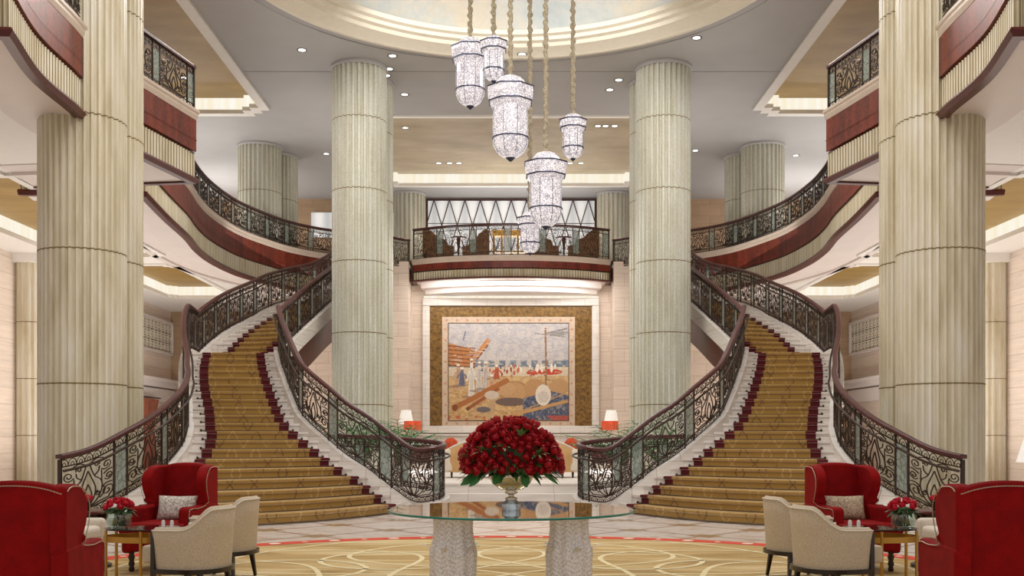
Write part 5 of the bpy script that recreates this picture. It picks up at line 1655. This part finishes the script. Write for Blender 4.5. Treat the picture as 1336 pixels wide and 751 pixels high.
# ------------------------------------------------------------------ camera, light
cam = bpy.data.cameras.new('camera'); co = bpy.data.objects.new('camera', cam); COL.objects.link(co)
co.location = (0, 0, H); co.rotation_euler = (PI / 2, 0, 0)
cam.sensor_width = 36; cam.lens = 36 * 1350 / 1336
cam.shift_y = (570 - 375.5) / 1336; cam.shift_x = 1.0 / 1336
cam.clip_end = 200
sc.camera = co

w = bpy.data.worlds.new('world'); sc.world = w; w.use_nodes = True
w.node_tree.nodes['Background'].inputs[0].default_value = (1.0, .965, .93, 1)
w.node_tree.nodes['Background'].inputs[1].default_value = 0.75
def area(name, loc, target, size, power, col=(1, .975, .945), sy=None):
    l = bpy.data.lights.new(name, 'AREA'); l.energy = power; l.color = col; l.size = size
    if sy: l.shape = 'RECTANGLE'; l.size_y = sy
    o = bpy.data.objects.new(name, l); COL.objects.link(o); o.location = loc
    d = Vector(target) - Vector(loc); o.rotation_euler = d.to_track_quat('-Z', 'Y').to_euler()
    return o
area('ceiling_softbox', (0, 13.5, 11.0), (0, 15, 0), 12, 1150, sy=8)
area('dome_fill', (0, 20.8, 11.5), (0, 20.8, 20), 7, 110)  # added area light without a fixture, brightens the dome
area('mezzanine_wash', (0, 39.8, 8.2), (0, 39.0, 12), 6, 160, sy=1.5)  # added light hidden behind the rail, lifts the mezzanine back
area('mezz_left', (-10.2, 33, 8.2), (-8.5, 33, 12), 4, 330, sy=14)
area('mezz_right', (10.2, 33, 8.2), (8.5, 33, 12), 4, 330, sy=14)
area('tapestry_wash', (0, 36.9, 6.85), (0, 38.6, 3.2), 6.4, 130, sy=.5)
for s in (1, -1):
    area('stair_wash', (-5.2 * s, 22.5, 10.9), (-6 * s, 22.5, 0), 2.5, 300)
    area('under_gallery', (-11.3 * s, 30, 6.4), (-14.5 * s, 30, 1.5), 2.2, 520, sy=22)
for s in (1, -1):
    area('mezz_corner', (-11.3 * s, 39.3, 8.3), (-11.3 * s, 39.6, 12), 3, 170)  # added unseen light behind the fascia, brightens the corner ceiling
    area('gallery_fill', (-10.8 * s, 29, .4), (-10.8 * s, 29, 6), 2.0, 480, sy=20)  # added fill from floor level with no lamp body, brightens the soffit
area('platform_fill', (0, 30, 6.9), (0, 28, 0), 5, 170)
area('atrium_forward', (0, 23.8, 11.0), (0, 36, 3.0), 6, 120, sy=1.2)  # added light under the dome, brightens columns and central balcony
for i, (x, y) in enumerate(CD):
    l = bpy.data.lights.new('downlight_spot', 'SPOT'); l.energy = 150; l.color = (1, .95, .88); l.spot_size = math.radians(85); l.spot_blend = .8; l.shadow_soft_size = .08
    o = bpy.data.objects.new('downlight_spot', l); COL.objects.link(o); o.location = (x, y, ZC + .40)
sc.view_settings.view_transform = 'Standard'
sc.view_settings.look = 'None'
sc.view_settings.exposure = 0.0
try:
    sc.cycles.use_denoising = True
    sc.cycles.max_bounces = 8
    sc.cycles.diffuse_bounces = 4
    sc.cycles.transparent_max_bounces = 12
except Exception:
    pass
